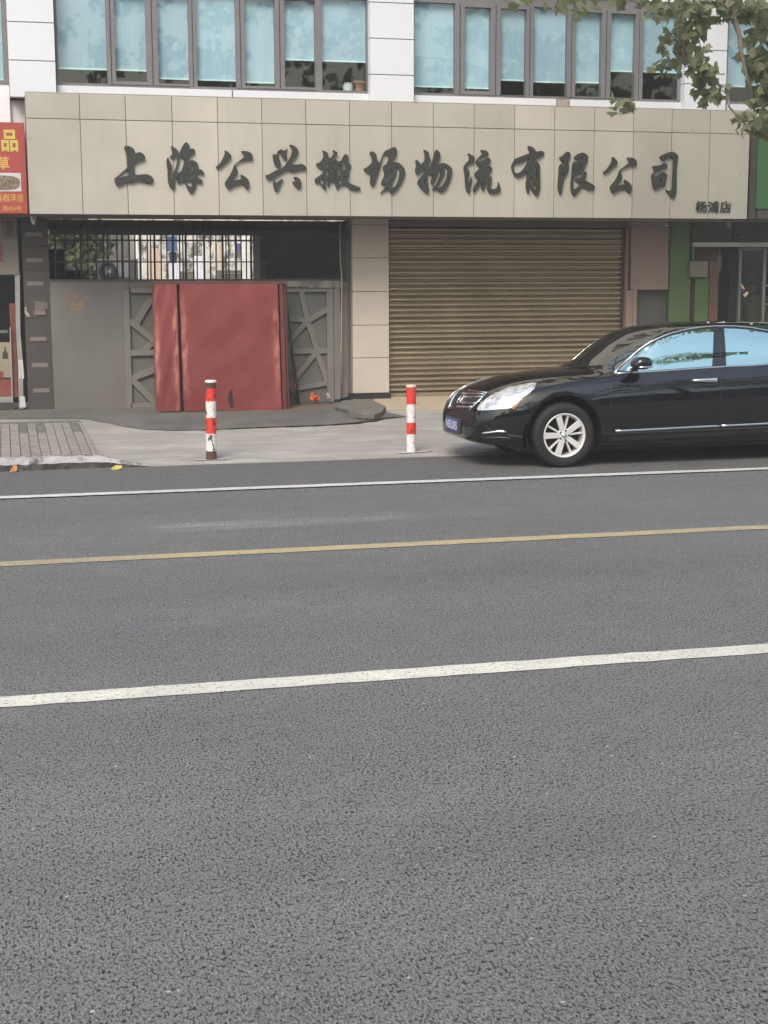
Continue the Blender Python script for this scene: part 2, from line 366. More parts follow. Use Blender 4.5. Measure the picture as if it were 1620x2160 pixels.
# brick paving with kerb
def paver_mat():
    t = NT('grey_paving_bricks')
    at_ = t.n('ShaderNodeAttribute'); at_.attribute_name = 'tone'
    n = t.ramp(t.noise(9, 5, .65), [(.3, .82), (.7, 1.12)])
    col = t.mix(at_.outputs['Fac'], (.25, .235, .215), (.115, .115, .115))
    col = t.mix(1.0, col, n, 'MULTIPLY'); t.set(col, .88, 0, .3); t.bump(t.noise(80, 4, .6), .35, .004); return t.m
p0 = gp(168, 884, zpave); p1 = gp(206, 962, zpave); yk = 15.58; yb = p0.y
pav = MB(); tones = []
def edge_x(y): return p1.x + (p0.x-p1.x)*(y-p1.y)/(p0.y-p1.y)
bw, bl, gap = .102, .205, .004
i = 0
def brick(x0, x1, y0, y1, tone):
    pts = [(x0+gap, y0+gap), (x1-gap, y0+gap), (x1-gap, y1-gap), (x0+gap, y1-gap)]
    ee = [min(x, edge_x(y)) for x, y in pts]
    if ee[1]-ee[0] < .03: return
    vs = [Vector((ee[k], pts[k][1], zpave(0, pts[k][1])+.006+tone*.0)) for k in range(4)]
    lo = [v-Vector((0, 0, .05)) for v in vs]
    pav.add(vs+lo, [(0, 1, 2, 3), (0, 4, 5, 1), (1, 5, 6, 2), (2, 6, 7, 3), (3, 7, 4, 0)]); tones.extend([tone]*5)
ysol = yb-.42
X = edge_x(15.6)
k = 0; x = X+.05
while x > -1.6:
    y = yk + (-bl/4 if k % 2 else -bl/2)
    while y < ysol-.02:
        a, b = max(y, yk), min(y+bl, ysol)
        if y > ysol-1.1 and k % 2 and (k//2) % 3 != 1: tn = .75+rnd.random()*.25
        else: tn = rnd.choice([0, .06, .14, .22])+.1*math.sin(k*1.3)
        if b-a > .03: brick(x-bw, x, a, b, max(0, tn))
        y += bl
    x -= bw; k += 1
x = edge_x(yb)+.1
while x > -1.6:
    brick(x-.205, x, ysol, ysol+.102, .75+rnd.random()*.25); brick(x-.10, x+.105, ysol+.102, ysol+.204, .7+rnd.random()*.3)
    brick(x-.205, x, ysol+.204, ysol+.306, .25+rnd.random()*.3); brick(x-.10, x+.105, ysol+.306, yb, .15+rnd.random()*.3); x -= .205
po = struct(pav.build('brick_pavement', paver_mat()))
a_ = po.data.attributes.new('tone', 'FLOAT', 'FACE')
for i, v in enumerate(tones): a_.data[i].value = v
mb = MB(); mb.add([(-1.7, yk, zpave(0, yk)-.004), (edge_x(yk), yk, zpave(0, yk)-.004), (edge_x(yb), yb, zpave(0, yb)-.004), (-1.7, yb, zpave(0, yb)-.004),
        (edge_x(yk), yk, -.02), (edge_x(yb), yb, .1)], [(0, 1, 2, 3), (1, 4, 5, 2)])
struct(mb.build('paving_bed', mat('joint_sand', (.06, .058, .055), .95)))
kx = gp(212, 968, lambda x, y: .12).x; ke = gp(322, 985).x
kb = MB(); N = 60
prof = lambda h: [(15.40, -.02), (15.385, h*.55), (15.41, h*.93), (15.44, h), (15.575, h), (15.575, -.02)]
vs = []; xs = [-40, -3] + [-2+(ke+2)*i/N for i in range(N+1)]
for x in xs:
    h = .128 if x < kx else max(.008, .128*(1-(x-kx)/(ke-kx)))
    for (y, z) in prof(h):
        q = .012 if -2 < x else 0
        vs.append((x, y+rnd.uniform(-q, q)*.7, z+(rnd.uniform(-q, q)*.5 if 0 < z else 0)))
for i in range(len(xs)-1):
    for j in range(5):
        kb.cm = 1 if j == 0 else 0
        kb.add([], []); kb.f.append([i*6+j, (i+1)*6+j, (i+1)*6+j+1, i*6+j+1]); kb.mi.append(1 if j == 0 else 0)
kb.v = [tuple(v) for v in vs]
struct(kb.build('kerb', [M['kerb'], M['kerb_face']]))

# beige tiled apron before the shutter
def tile_mat():
    t = NT('beige_paving_tile'); br = t.n('ShaderNodeTexBrick'); br.offset = 0
    br.inputs['Scale'].default_value = 1; br.inputs['Brick Width'].default_value = .6; br.inputs['Row Height'].default_value = .6; br.inputs['Mortar Size'].default_value = .004
    br.inputs['Color1'].default_value = (.40, .335, .25, 1); br.inputs['Color2'].default_value = (.42, .35, .265, 1); br.inputs['Mortar'].default_value = (.25, .21, .16, 1)
    t.l(t.coord(), br.inputs[0]); col = t.mix(1.0, br.outputs[0], t.ramp(t.noise(4, 5), [(.3, .85), (.7, 1.05)]), 'MULTIPLY'); t.set(col, .55, 0, .4); return t.m
za = lambda x, y: .216 + .09*max(0, min(1, (y-18.95)/1.05))
P = [gp(x, y, za) for x, y in ((806, 868), (775, 842))]; yf = gp(1000, 862, za).y
mb = MB(); pts = [(P[0].x, 18.95), (14, 18.95), (14, 20.6), (P[1].x-.25, 20.6), (P[1].x-.25, 20.02)]
mb.add([(x, y, za(x, y)) for x, y in pts] + [(x, y, .15) for x, y in pts], [(0, 1, 2, 3, 4), (0, 5, 6, 1), (4, 9, 5, 0)])
struct(mb.build('tiled_apron', tile_mat()))

# ------------------------------------------------------------------ office building above the shops
YP, YS, YW, YG = 19.45, 19.56, 19.62, 19.66      # pilaster, sill panel, window frame, glass
B = thing('office_building', 'white panelled office building with grey framed windows and blue blinds above the shop signs', 'building', (5, 19.6, 0))
def X_(x, y, Y=YW): return at(x, y, Y).x
def Z_(x, y, Y=YW): return at(x, y, Y).z
ZSB, ZST = Z_(500, 199, YS)-.18, Z_(490, 190, YS)          # sill panel
ZWB = ZST+.002; ZHEAD = (Z_(1035, 14)+Z_(1300, 25))/2
ZTOP = 7.6
wl = MB()
wl.box(-9, 30, 19.70, 19.80, 2.80, ZSB+.05)                  # wall behind the signs
wl.box(-9, X_(19, 175, 19.63), 19.63, 19.695, 2.82, ZWB); wl.box(-9, 30, 19.60, 19.80, ZHEAD+.16, ZTOP)                # wall over the windows
wl.box(-9, 30, 19.80, 21.6, 2.80, 2.95); wl.box(-9, 30, 19.80, 21.6, ZTOP-.2, ZTOP)
wl.box(-9.2, -9, 19.60, 21.6, 2.8, ZTOP); wl.box(30, 30.2, 19.60, 21.6, 2.8, ZTOP)
wl.build('wall', M['white_wall'], B)
bk = MB(); bk.box(-9, 30, 21.45, 21.6, 2.95, ZTOP-.2); bk.build('rear_wall', mat('dark_room', (.06, .06, .06), .9), B)
# pilasters of stacked panels with recessed joints
def pilaster(x0, x1, zb, seams, name='pilaster'):
    mb = MB(); zs = [zb] + sorted(seams)
    z = zs[-1]
    step = zs[-1]-zs[-2]
    while z < ZTOP-.3: z += step; zs.append(z)
    for a, b in zip(zs[:-1], zs[1:]):
        mb.box(x0, x1, YP, 19.58, a+.006, b-.006)
    mb.cm = 1; mb.box(x0+.004, x1-.004, YP+.012, 19.72, zb+.01, ZTOP)
    mb.build(name, [M['white_panel'], M['joint']], B, bevel=.003)
pilaster(X_(17, 100, YP), X_(115.5, 100, YP), Z_(70, 206, YP), [Z_(70, 128, YP), Z_(70, 47, YP)])
pilaster(X_(781, 100, YP), X_(873, 100, YP), Z_(826, 236, YP)-.12, [Z_(826, 158, YP), Z_(826, 82, YP), Z_(826, 6, YP)])
pilaster(X_(1445.5, 140, YP), X_(1533, 140, YP), Z_(1490, 250, YP)-.1, [Z_(1490, 178, YP), Z_(1490, 106, YP)])
pilaster(X_(1533, 140, YP)+3.7, X_(1533, 140, YP)+4.3, Z_(1490, 250, YP)-.1, [Z_(1490, 178, YP), Z_(1490, 106, YP)])
# sill panels
spx = [(X_(120, 190, YS), X_(489.5, 190, YS)), (X_(491, 190, YS), X_(781, 190, YS)), (X_(873, 215, YS), X_(1174, 215, YS)), (X_(1202, 215, YS), X_(1446, 215, YS)), (X_(1533, 220, YS), X_(1533, 220, YS)+3.7)]
mb = MB()
for a, b in spx: mb.box(a+.004, b-.004, YS, 19.70, ZSB, ZST)
mb.build('sill_panel', M['white_panel'], B, bevel=.003)
mb = MB(); mb.box(X_(1175, 215, YS), X_(1201, 215, YS), YS+.012, 19.69, ZSB, ZST-.004)
mb.build('stained_sill_block', mat('stained_cement', (.34, .30, .28), .9, var=.3, vs=8), B)
# windows
PANES1 = [(121.7, 225, 145, 176, 0), (242.5, 309, 148, 172, 1), (333, 398.5, 166, 177, 1), (415, 498, 169, 185, 0), (516, 580, 174, 182, 1), (600, 665, 126, 184, 1), (679, 774, 129, 196, 0)]
PANES2 = [(874, 960, 183, 199, 0), (980, 1035, 186, 192, 1), (1056, 1110, 169, 202, 1), (1125.5, 1197, 173, 206, 0), (1214, 1269, 174, 204, 1), (1288, 1340, 150, 207, 1), (1357, 1437, 152, 213, 0)]
PANES3 = [(1536, 1640, 183, 215, 0), (1660, 1730, 186, 215, 1), (1750, 1830, 186, 215, 0)]
PANES0 = [(-200, -110, 150, 165, 0), (-90, 5, 168, 168, 0)]
def window(panes, x0, x1):
    fr = MB(); gl = MB()
    xs = []
    for a, b, yb_, yg, cs in panes: xs.append((X_(a, 100), X_(b, 100), Z_((a+b)/2, yb_), Z_((a+b)/2, yg), cs))
    zt = ZHEAD
    fr.box(x0, x1, YW, YW+.10, ZWB, ZWB+.035); fr.box(x0, x1, YW, YW+.10, zt+.02, zt+.16)
    prev = x0
    for i, (a, b, zb_, zg, cs) in enumerate(xs):
        # post between the previous pane and this one, with a shadow groove where two sashes meet
        m = (prev+a)/2
        for p, q in (((prev, m-.006), (m+.006, a)) if a-prev > .10 else ((prev, a),)):
            fr.box(p, q, YW-(.012 if cs else 0), YW+.10, ZWB+.035, zt+.02)
        if a-prev > .10: fr.box(m-.0055, m+.0055, YW+.02, YW+.10, ZWB+.035, zt+.02)
        fr.box(a, b, YW-(.012 if cs else .002), YW+.09, ZWB+.035, max(zg, ZWB+.04))
        if cs: fr.box(a, b, YW-.012, YW+.09, zt-.02, zt+.02)
        gl.add([(a, YG, max(zg, ZWB+.04)), (b, YG, max(zg, ZWB+.04)), (b, YG, zt+.02), (a, YG, zt+.02)], [(0, 1, 2, 3)])
        prev = b
    fr.box(prev, x1, YW, YW+.10, ZWB+.035, zt+.02)
    f = fr.build('window', M['win_frame'], B)
    sub(gl, 'glass', M['glass'], f, B, recalc=False)
    for (a, b, zb_, zg, cs) in xs:
        if zb_ < ZWB: continue
        bl = MB(); n = 8; v = []
        for i in range(n+1):
            x = a-.012+(b-a+.024)*i/n; v += [(x, YG+.045+.003*math.sin(i*1.7+a), zb_+.02), (x, YG+.045, zt+.03)]
        bl.add(v, [(2*i, 2*i+2, 2*i+3, 2*i+1) for i in range(n)])
        bl.cm = 1; bl.box(a-.01, b+.01, YG+.038, YG+.052, zb_, zb_+.02)
        sub(bl, 'blind', [M['blind'], M['hem']], f, B)
    return f
window(PANES1, X_(116.5, 100), X_(780.5, 100)); window(PANES2, X_(872, 100), X_(1446, 100))
window(PANES3, X_(1530, 100), X_(1533, 140, YP)+3.7); window(PANES0, X_(-205, 100), X_(17.5, 100))
# things standing on the window ledge inside
pp = at(760, 193, 19.80); zi = ZWB+.05
lg = MB(); lg.box(X_(116, 100), X_(780, 100), 19.73, 20.0, ZWB-.05, zi); lg.box(X_(872, 100), X_(1446, 100), 19.73, 20.0, ZWB-.05, zi); lg.build('window_ledge', mat('dark_ledge', (.05, .05, .05), .8), B)
t = thing('flower_pot', 'brown clay flower pot on the ledge behind the window glass', 'flower pot', (pp.x, 19.83, zi))
mb = MB(); mb.lathe([(.0, zi), (.055, zi), (.075, zi+.11), (.085, zi+.11), (.085, zi+.14), (.07, zi+.14), (.065, zi+.12), (0, zi+.12)], (pp.x, 19.83, 0), n=20); mb.build('pot', mat('clay', (.30, .16, .09), .8), t)
px_ = at(735, 193, 19.8).x
t = thing('white_jar', 'white lidded jar beside the clay pot behind the window glass', 'jar', (px_, 19.83, zi))
mb = MB(); mb.lathe([(0, zi), (.06, zi), (.065, zi+.02), (.065, zi+.085), (.05, zi+.1), (0, zi+.1)], (px_, 19.83, 0), n=20); mb.build('jar_body', mat('white_china', (.6, .62, .64), .3), t)
mb = MB(); mb.lathe([(0, zi+.1), (.052, zi+.1), (.052, zi+.118), (0, zi+.122)], (px_, 19.83, 0), n=20); mb.build('lid', mat('grey_lid', (.35, .36, .38), .4), t)

# ground floor walls, pillars and soffit of the building
G = thing('ground_floor', 'shaded ground floor front with tiled pillars under the long sign', 'building front', (5, 20, .2))
YF = 18.95
soffit = MB(); soffit.box(-8, 30, 19.62, 20.3, 2.735, 2.80); soffit.build('ceiling_slab', mat('grey_soffit', (.20, .205, .20), .9, var=.15), G)
# brown tiled pier with pale inlays
xa, xb = X_(52, 660, 20), X_(107.5, 660, 20)
mb = MB(); zt = 2.735; z = .2; h = .31
while z < zt-.02: mb.box(xa, xb, 20.0, 20.4, z+.002, min(zt, z+h)-.002); z += h
pc = mb.build('tiled_pier', mat('dark_brown_tile', (.062, .054, .052), .5, var=.12, vs=3), G, bevel=.002)
mb = MB()
for (y, x0, x1) in ((494, 53, 88), (549, 55.5, 90), (598, 57, 91), (659, 71, 96), (715, 64, 98), (770, 67, 101), (823.5, 69.5, 104)):
    fbox(mb, x0, y-4.3, x1, y+4.3, 19.996, .02)
sub(mb, 'inlay', mat('pale_brown_tile', (.17, .155, .148), .5), pc, G)
mb = MB(); fbox(mb, 66, 866, 113, 873, 19.95, .06); mb.build('threshold', mat('worn_step', (.2, .19, .175), .9), G)
# the beige pillar beside the shutter
xa, xb = X_(744, 660, 19.9), X_(820.5, 660, 19.9)
zs = [Z_(780, y, 19.9) for y in (829.5, 755, 686, 615, 544, 474)]
mb = MB()
for a, b in zip(zs[:-1], zs[1:]): mb.box(xa, xb, 19.9, 20.5, a+.005, b-.005)
mb.box(xa, xb, 19.9, 20.5, zs[-1]+.005, 2.735)
mb.cm = 1; mb.box(xa+.006, xb-.006, 19.906, 20.49, zs[0], 2.73)
pl = mb.build('pillar', [mat('cream_stone_tile', (.46, .41, .36), .5, var=.05, vs=2.0, dirt=((.33, .29, .25), .6, .95, 3)), mat('pillar_joint', (.20, .17, .14), .9)], G, bevel=.003)
mb = MB(); fbox(mb, 738, 829, 825, 841.5, 19.88, .02); mb.box(X_(738, 835, 19.88), X_(825, 835, 19.88), 19.9, 20.5, .2, Z_(780, 829, 19.88)-.002)
sub(mb, 'plinth', mat('black_plinth', (.022, .02, .022), .5), pl, G)
# pinkish pillar right of the shutter, with an opening below
mb = MB(); Yq = 19.95
fbox(mb, 1331, 543.8, 1410, 611, Yq, .2); fbox(mb, 1331, 476, 1410, 543, Yq, .2); fbox(mb, 1323, 461, 1410, 475, Yq, .2)
fbox(mb, 1321, 476, 1330, 611, Yq+.04, .16)
fbox(mb, 1319, 612, 1333, 836, Yq+.01, .2); fbox(mb, 1333.6, 612, 1342, 836, Yq-.01, .2)
mb.build('tiled_pillar', mat('pinkish_brown_tile', (.255, .185, .155), .55, var=.07, vs=2.4), G, bevel=.003)
mb = MB(); fbox(mb, 1342, 611.5, 1410, 840, Yq+.15, .5); mb.build('meter_recess', M['dark'], G)
mb = MB(); fbox(mb, 733, 470, 743, 838, 20.0, .4); mb.build('side_return', mat('shaded_return', (.105, .09, .08), .9), G)  # the pillar's side face, its shadow put into the dark colour
mb = MB(); fbox(mb, 540, 470, 735, 640, 22.2, .1); mb.build('inner_partition', M['dim'], G)

mb = MB(); mb.box(-9, at(-72, 700, 20).x, 20.05, 20.35, .15, 2.735); mb.box(at(1722, 600, 20).x, 30, 20.05, 20.35, .15, 2.735)
mb.box(-9, -8.8, 20.35, 21.6, .15, 2.8); mb.build('wall', mat('grey_shop_wall', (.22, .21, .20), .85, var=.12, vs=2), G)

# ------------------------------------------------------------------ the long fascia sign with its lettering
XL, XR = at(52, 194, YF).x, at(1579.5, 350, YF).x
ZB_, ZT_ = (at(63, 452, YF).z+at(1576, 462, YF).z)/2, (at(52, 194, YF).z+at(1583, 236, YF).z)/2
SG = thing('shop_sign', 'long beige panelled sign with twelve dark brush characters and three small ones', 'sign', ((XL+XR)/2, YF, ZB_))
seams = [X_(x, 230, YF) for x in (168, 264.5, 362.5, 458.5, 552, 645, 737.3, 826, 914.5, 1000.5, 1086, 1170.5, 1254.5, 1337.5, 1418.5, 1499)]
zm = (at(53, 248.5, YF).z+at(1557, 283, YF).z)/2
mb = MB(); ex = [XL]+seams+[XR]; tn_ = []
vs = []
for a, b in zip(ex[:-1], ex[1:]):
    for z0, z1 in ((ZB_, zm), (zm, ZT_)):
        w_ = [rnd.uniform(-.0025, .0025) for k in range(4)]; g_ = .0045
        q = [(a+g_, YF+w_[0], z0+g_), (b-g_, YF+w_[1], z0+g_), (b-g_, YF+w_[2], z1-g_), (a+g_, YF+w_[3], z1-g_)]
        tn_ += [rnd.gauss(.5, .22)]*5
        mb.add(q+[(x, YF+.03, z) for x, y, z in q], [(0, 1, 2, 3), (0, 4, 5, 1), (1, 5, 6, 2), (2, 6, 7, 3), (3, 7, 4, 0)])
t = NT('beige_metal_panel'); at_ = t.n('ShaderNodeAttribute'); at_.attribute_name = 'tone'
col = t.ramp(at_.outputs['Fac'], [(0, (.405, .39, .345)), (.5, (.45, .43, .38)), (1, (.50, .475, .42))])
col = t.mix(1.0, col, t.ramp(t.noise(1.1, 5, .6, (1, 1, .6)), [(.3, .90), (.7, 1.06)]), 'MULTIPLY')
col = t.mix(t.ramp(t.noise(3.0, 7, .7, (3.2, 1, .22)), [(.56, 0.0), (.85, .5)]), col, (.25, .24, .20))      # rain streaks
col = t.mix(t.ramp(t.noise(14, 6, .7), [(.70, 0.0), (.78, .4)]), col, (.22, .20, .16))
t.set(col, t.ramp(t.noise(2, 4), [(.3, .26), (.7, .42)]), .2, .5); t.bump(t.noise(1.6, 2, .5), .14, .03)
po = mb.build('panel', t.m, SG); a_ = po.data.attributes.new('tone', 'FLOAT', 'FACE')
for i, v in enumerate(tn_): a_.data[i].value = v
mb = MB(); mb.box(XL+.003, XR-.003, YF+.012, 19.62, ZB_+.003, ZT_-.003); mb.build('backing_box', mat('brown_box_side', (.17, .15, .125), .8), SG)
mb = MB(); mb.box(XL, XR, YF-.002, YF+.02, ZT_, ZT_+.012); mb.build('top_flashing', mat('flashing', (.33, .31, .27), .6), SG)

K = 1620/110
GL = [
 ((230,295), [[(540,178),(480,205),(470,260),(510,350),(545,520),(570,720),(590,840),(430,980),(300,1100),(230,1155),(180,1185),(165,1230),(185,1320),(240,1430),(290,1445),(420,1385),(520,1340),(600,1320),(640,1325),(700,1355),(760,1335),(850,1285),(1000,1300),(1150,1335),(1270,1365),(1350,1345),(1390,1270),(1375,1190),(1290,1110),(1180,1065),(1050,1068),(800,1095),(785,950),(780,780),(850,720),(1000,660),(1090,640),(1130,580),(1115,500),(1050,420),(950,380),(870,400),(815,420),(800,340),(740,250),(640,195)],
   [(590,910),(470,1000),(330,1125),(245,1190),(400,1150),(560,1115),(600,1100),(595,1000)]]),
 ((340,295), [[(310,175),(305,215),(345,380),(335,460),(270,530),(290,560),(350,585),(450,560),(525,495),(540,440),(540,360),(480,290),(400,235)],
   [(225,535),(185,570),(165,660),(180,800),(200,950),(205,1150),(215,1300),(255,1430),(310,1510),(390,1545),(430,1525),(430,1380),(445,1205),(540,1150),(505,1220),(505,1330),(555,1365),(620,1330),(720,1290),(745,1350),(790,1480),(860,1600),(950,1690),(1020,1600),(1080,1470),(1110,1325),(1180,1345),(1260,1360),(1300,1310),(1260,1240),(1200,1200),(1140,1190),(1140,1080),(1160,1050),(1250,1070),(1340,1065),(1345,1035),(1290,955),(1220,915),(1145,915),(1155,800),(1130,720),(1060,660),(960,625),(900,650),(830,690),(860,580),(920,510),(1030,430),(1060,370),(1030,290),(980,265),(885,295),(890,210),(850,120),(780,68),(720,100),(660,200),(590,340),(548,480),(500,680),(440,900),(390,1010),(345,1075),(355,1120),(345,1190),(315,1290),(300,1240),(305,1080),(340,900),(330,790),(270,680),(230,590)],
   [(735,250),(680,280),(620,400),(680,360),(720,300)],[(600,450),(570,600),(525,800),(470,1025),(610,995),(660,900),(700,740),(755,565),(665,605),(625,560),(610,480)],
   [(820,880),(785,920),(765,970),(820,950),(830,900)],[(945,770),(985,760),(1000,850),(995,940),(965,940),(965,860)],[(800,1075),(740,1100),(700,1165),(760,1145)],[(925,1060),(995,1050),(995,1165),(905,1165)],[(765,1310),(800,1285),(975,1290),(965,1340),(950,1445),(890,1445),(820,1400)]]),
 ((445,295), [[(440,325),(420,350),(435,420),(400,520),(340,640),(250,760),(150,840),(165,870),(250,895),(330,840),(470,720),(620,580),(640,530),(610,450),(540,380)],
   [(935,345),(990,430),(1045,510),(980,575),(850,670),(760,740),(720,790),(690,900),(610,1060),(510,1220),(450,1290),(435,1350),(460,1440),(540,1530),(590,1530),(700,1450),(850,1390),(1010,1365),(1040,1450),(1110,1545),(1160,1530),(1200,1440),(1190,1300),(1150,1220),(1060,1140),(930,1070),(915,1100),(950,1215),(800,1245),(655,1275),(740,1160),(820,1060),(830,980),(800,890),(755,810),(770,760),(850,700),(980,660),(1150,620),(1270,650),(1300,600),(1300,500),(1250,410),(1150,360),(1020,342)]]),
 ((550,295), [[(400,435),(375,470),(390,600),(430,760),(500,850),(590,870),(630,830),(625,720),(580,620),(550,500),(560,395),(580,350),(610,400),(665,530),(750,630),(805,640),(820,580),(800,430),(800,340),(830,240),(735,350),(680,310),(620,285),(550,330),(480,470),(440,455)],
   [(880,160),(900,185),(950,240),(980,310),(965,420),(900,570),(810,720),(710,840),(655,880),(500,940),(350,1010),(240,1085),(160,1085),(150,1120),(190,1220),(260,1245),(370,1215),(520,1120),(700,1010),(860,950),(1090,890),(1000,940),(910,985),(960,1000),(1080,985),(1220,940),(1350,945),(1410,910),(1420,870),(1370,800),(1265,740),(1180,760),(1080,760),(920,790),(1000,680),(1110,520),(1170,420),(1170,330),(1110,240),(1030,180),(940,148)],
   [(435,1225),(395,1290),(385,1380),(410,1500),(460,1600),(500,1620),(550,1570),(600,1430),(660,1310),(710,1215),(640,1225),(540,1290),(470,1340),(450,1300)],
   [(1020,1160),(1060,1230),(1065,1290),(985,1310),(990,1340),(1080,1440),(1170,1520),(1210,1535),(1255,1450),(1270,1350),(1240,1250),(1170,1180),(1080,1140)]]),
 ((655,300), [[(365,245),(400,340),(405,480),(340,570),(240,650),(165,660),(180,700),(250,800),(340,840),(400,820),(405,900),(380,960),(280,1040),(200,1090),(145,1130),(130,1180),(170,1280),(200,1280),(250,1240),(320,1310),(400,1420),(450,1490),(490,1480),(480,1350),(480,1200),(555,1145),(560,1200),(525,1290),(545,1390),(580,1380),(610,1280),(640,1220),(680,1240),(735,1190),(750,1260),(790,1390),(840,1480),(880,1440),(890,1380),(990,1350),(1070,1310),(1130,1360),(1230,1450),(1330,1490),(1450,1495),(1540,1485),(1560,1440),(1520,1390),(1400,1350),(1250,1285),(1150,1215),(1180,1090),(1205,960),(1170,890),(1230,810),(1275,740),(1240,690),(1170,650),(1190,520),(1165,420),(1100,355),(1040,400),(985,500),(945,590),(890,570),(880,600),(870,640),(840,570),(760,525),(690,560),(630,650),(620,560),(700,510),(800,430),(850,320),(790,290),(700,240),(690,265),(730,340),(680,430),(610,500),(550,455),(550,370),(500,300),(430,265)],
   [(890,650),(912,700),(910,850),(925,930),(915,1040),(875,1050),(860,950),(865,830),(885,770)],[(590,640),(510,710),(485,800),(480,850),(540,800),(565,760),(585,690)],[(560,840),(480,930),(470,1050),(540,1010),(580,970),(570,900)],[(400,1080),(340,1150),(275,1225),(330,1290),(400,1330)],[(650,720),(635,830),(655,960),(680,900),(680,780)],[(710,640),(760,660),(765,700),(730,680)],[(775,850),(730,930),(770,920)],[(790,970),(725,1020),(735,1090),(785,1050)],[(785,1100),(750,1140),(775,1270),(800,1180)],[(1075,510),(1010,600),(1010,660),(1025,720),(1000,830),(985,920),(1050,870),(1105,800),(1060,740),(1065,620)],[(1075,1010),(1000,1065),(1055,1100)],[(900,1160),(885,1320),(960,1270),(1020,1210),(960,1170)]]),
 ((760,300), [[(350,275),(300,310),(295,355),(340,410),(370,500),(365,640),(270,720),(175,800),(100,825),(130,880),(200,950),(330,985),(320,1090),(300,1200),(320,1300),(370,1385),(420,1370),(460,1270),(520,1100),(570,940),(620,760),(670,560),(740,370),(800,400),(930,420),(880,540),(810,680),(730,720),(705,790),(720,880),(755,950),(740,1060),(720,1120),(670,1190),(655,1290),(675,1340),(760,1275),(800,1350),(720,1470),(610,1580),(690,1545),(850,1455),(930,1550),(1000,1600),(1060,1570),(1170,1440),(1260,1320),(1340,1140),(1400,950),(1390,850),(1310,730),(1200,640),(1100,610),(990,635),(1040,540),(1120,430),(1150,330),(1140,230),(1090,155),(1030,150),(900,210),(780,265),(740,310),(680,450),(600,660),(575,610),(510,540),(515,450),(490,370),(430,300)],
   [(580,690),(520,750),(480,850),(475,925),(510,880),(550,790)],[(1000,790),(940,830),(900,865),(915,895),(960,860)],[(790,965),(765,1010),(755,1060),(785,1010)],[(995,890),(950,900),(920,1000),(860,1110),(800,1220),(825,1300),(870,1210),(940,1070),(990,950)],[(1110,775),(1170,790),(1225,860),(1230,960),(1200,1130),(1150,1270),(1080,1380),(1000,1410),(915,1385),(980,1290),(1060,1150),(1130,980),(1140,860)]]),
 ((868,300), [[(395,230),(375,255),(405,330),(420,440),(415,570),(360,630),(290,690),(240,610),(180,555),(140,550),(125,590),(155,690),(145,770),(115,850),(130,930),(170,1020),(210,1010),(320,910),(405,800),(405,950),(330,1040),(230,1150),(185,1230),(210,1310),(300,1420),(410,1530),(500,1605),(530,1590),(555,1500),(530,1380),(505,1220),(490,1050),(565,950),(585,1000),(615,1045),(690,1010),(640,1100),(605,1180),(610,1300),(640,1310),(700,1230),(790,1090),(830,980),(830,900),(910,860),(910,960),(860,1120),(790,1270),(710,1380),(640,1470),(700,1480),(770,1440),(860,1530),(960,1560),(1040,1490),(1130,1360),(1200,1200),(1250,1000),(1280,880),(1230,780),(1130,690),(1010,640),(910,655),(825,700),(870,560),(905,440),(890,340),(840,265),(770,235),(735,265),(700,420),(640,600),(580,730),(510,850),(515,720),(540,640),(600,570),(600,520),(555,485),(555,370),(530,310),(470,265)],
   [(790,340),(760,450),(710,600),(650,750),(620,830),(660,790),(720,640),(780,450)],[(410,1150),(325,1275),(400,1350)],[(985,780),(1040,850),(1040,930),(1000,1050),(930,1190),(860,1310),(810,1400),(880,1405),(960,1360),(1040,1240),(1100,1080),(1130,900),(1110,810),(1060,770)]]),
 ((970,300), [[(255,330),(260,400),(305,500),(290,560),(200,640),(140,720),(120,800),(140,930),(165,1100),(165,1250),(185,1420),(230,1550),(270,1590),(310,1570),(325,1430),(365,1280),(380,1180),(375,1070),(350,1120),(300,1230),(255,1300),(255,1180),(290,1060),(310,970),(285,870),(220,790),(205,730),(300,690),(430,620),(465,560),(460,470),(430,430),(340,390)],
   [(640,240),(660,280),(710,320),(690,380),(590,470),(515,550),(500,620),(530,710),(580,745),(650,750),(600,820),(540,890),(475,940),(470,1010),(490,1100),(530,1145),(610,1105),(560,1190),(480,1320),(415,1420),(420,1540),(470,1550),(540,1460),(640,1310),(705,1220),(690,1300),(675,1400),(690,1490),(720,1510),(760,1480),(800,1370),(840,1230),(835,1180),(810,1130),(895,1105),(870,1250),(855,1400),(870,1510),(930,1590),(1030,1600),(1150,1590),(1270,1520),(1280,1480),(1250,1370),(1205,1240),(1190,1240),(1190,1340),(1150,1420),(1060,1450),(945,1440),(960,1340),(1005,1160),(990,1090),(930,1030),(850,1050),(785,1105),(860,1035),(960,940),(1010,860),(1000,800),(950,750),(900,740),(840,800),(795,840),(850,760),(930,660),(970,560),(930,500),(865,470),(800,530),(700,580),(590,600),(540,580),(560,540),(650,500),(760,450),(860,420),(900,380),(880,320),(820,260),(720,240)]]),
 ((1070,300), [[(640,120),(655,210),(710,340),(600,380),(400,450),(240,510),(200,590),(140,710),(130,790),(170,920),(230,1040),(300,1090),(390,1095),(490,1040),(620,910),(610,1100),(580,1300),(590,1440),(630,1580),(670,1600),(690,1550),(690,1330),(740,1440),(830,1590),(920,1700),(980,1600),(1025,1450),(1025,1250),(1015,900),(1015,720),(970,640),(900,585),(840,580),(890,530),(1000,480),(1120,410),(1160,345),(1120,290),(1050,260),(890,300),(860,220),(790,150),(670,105)],
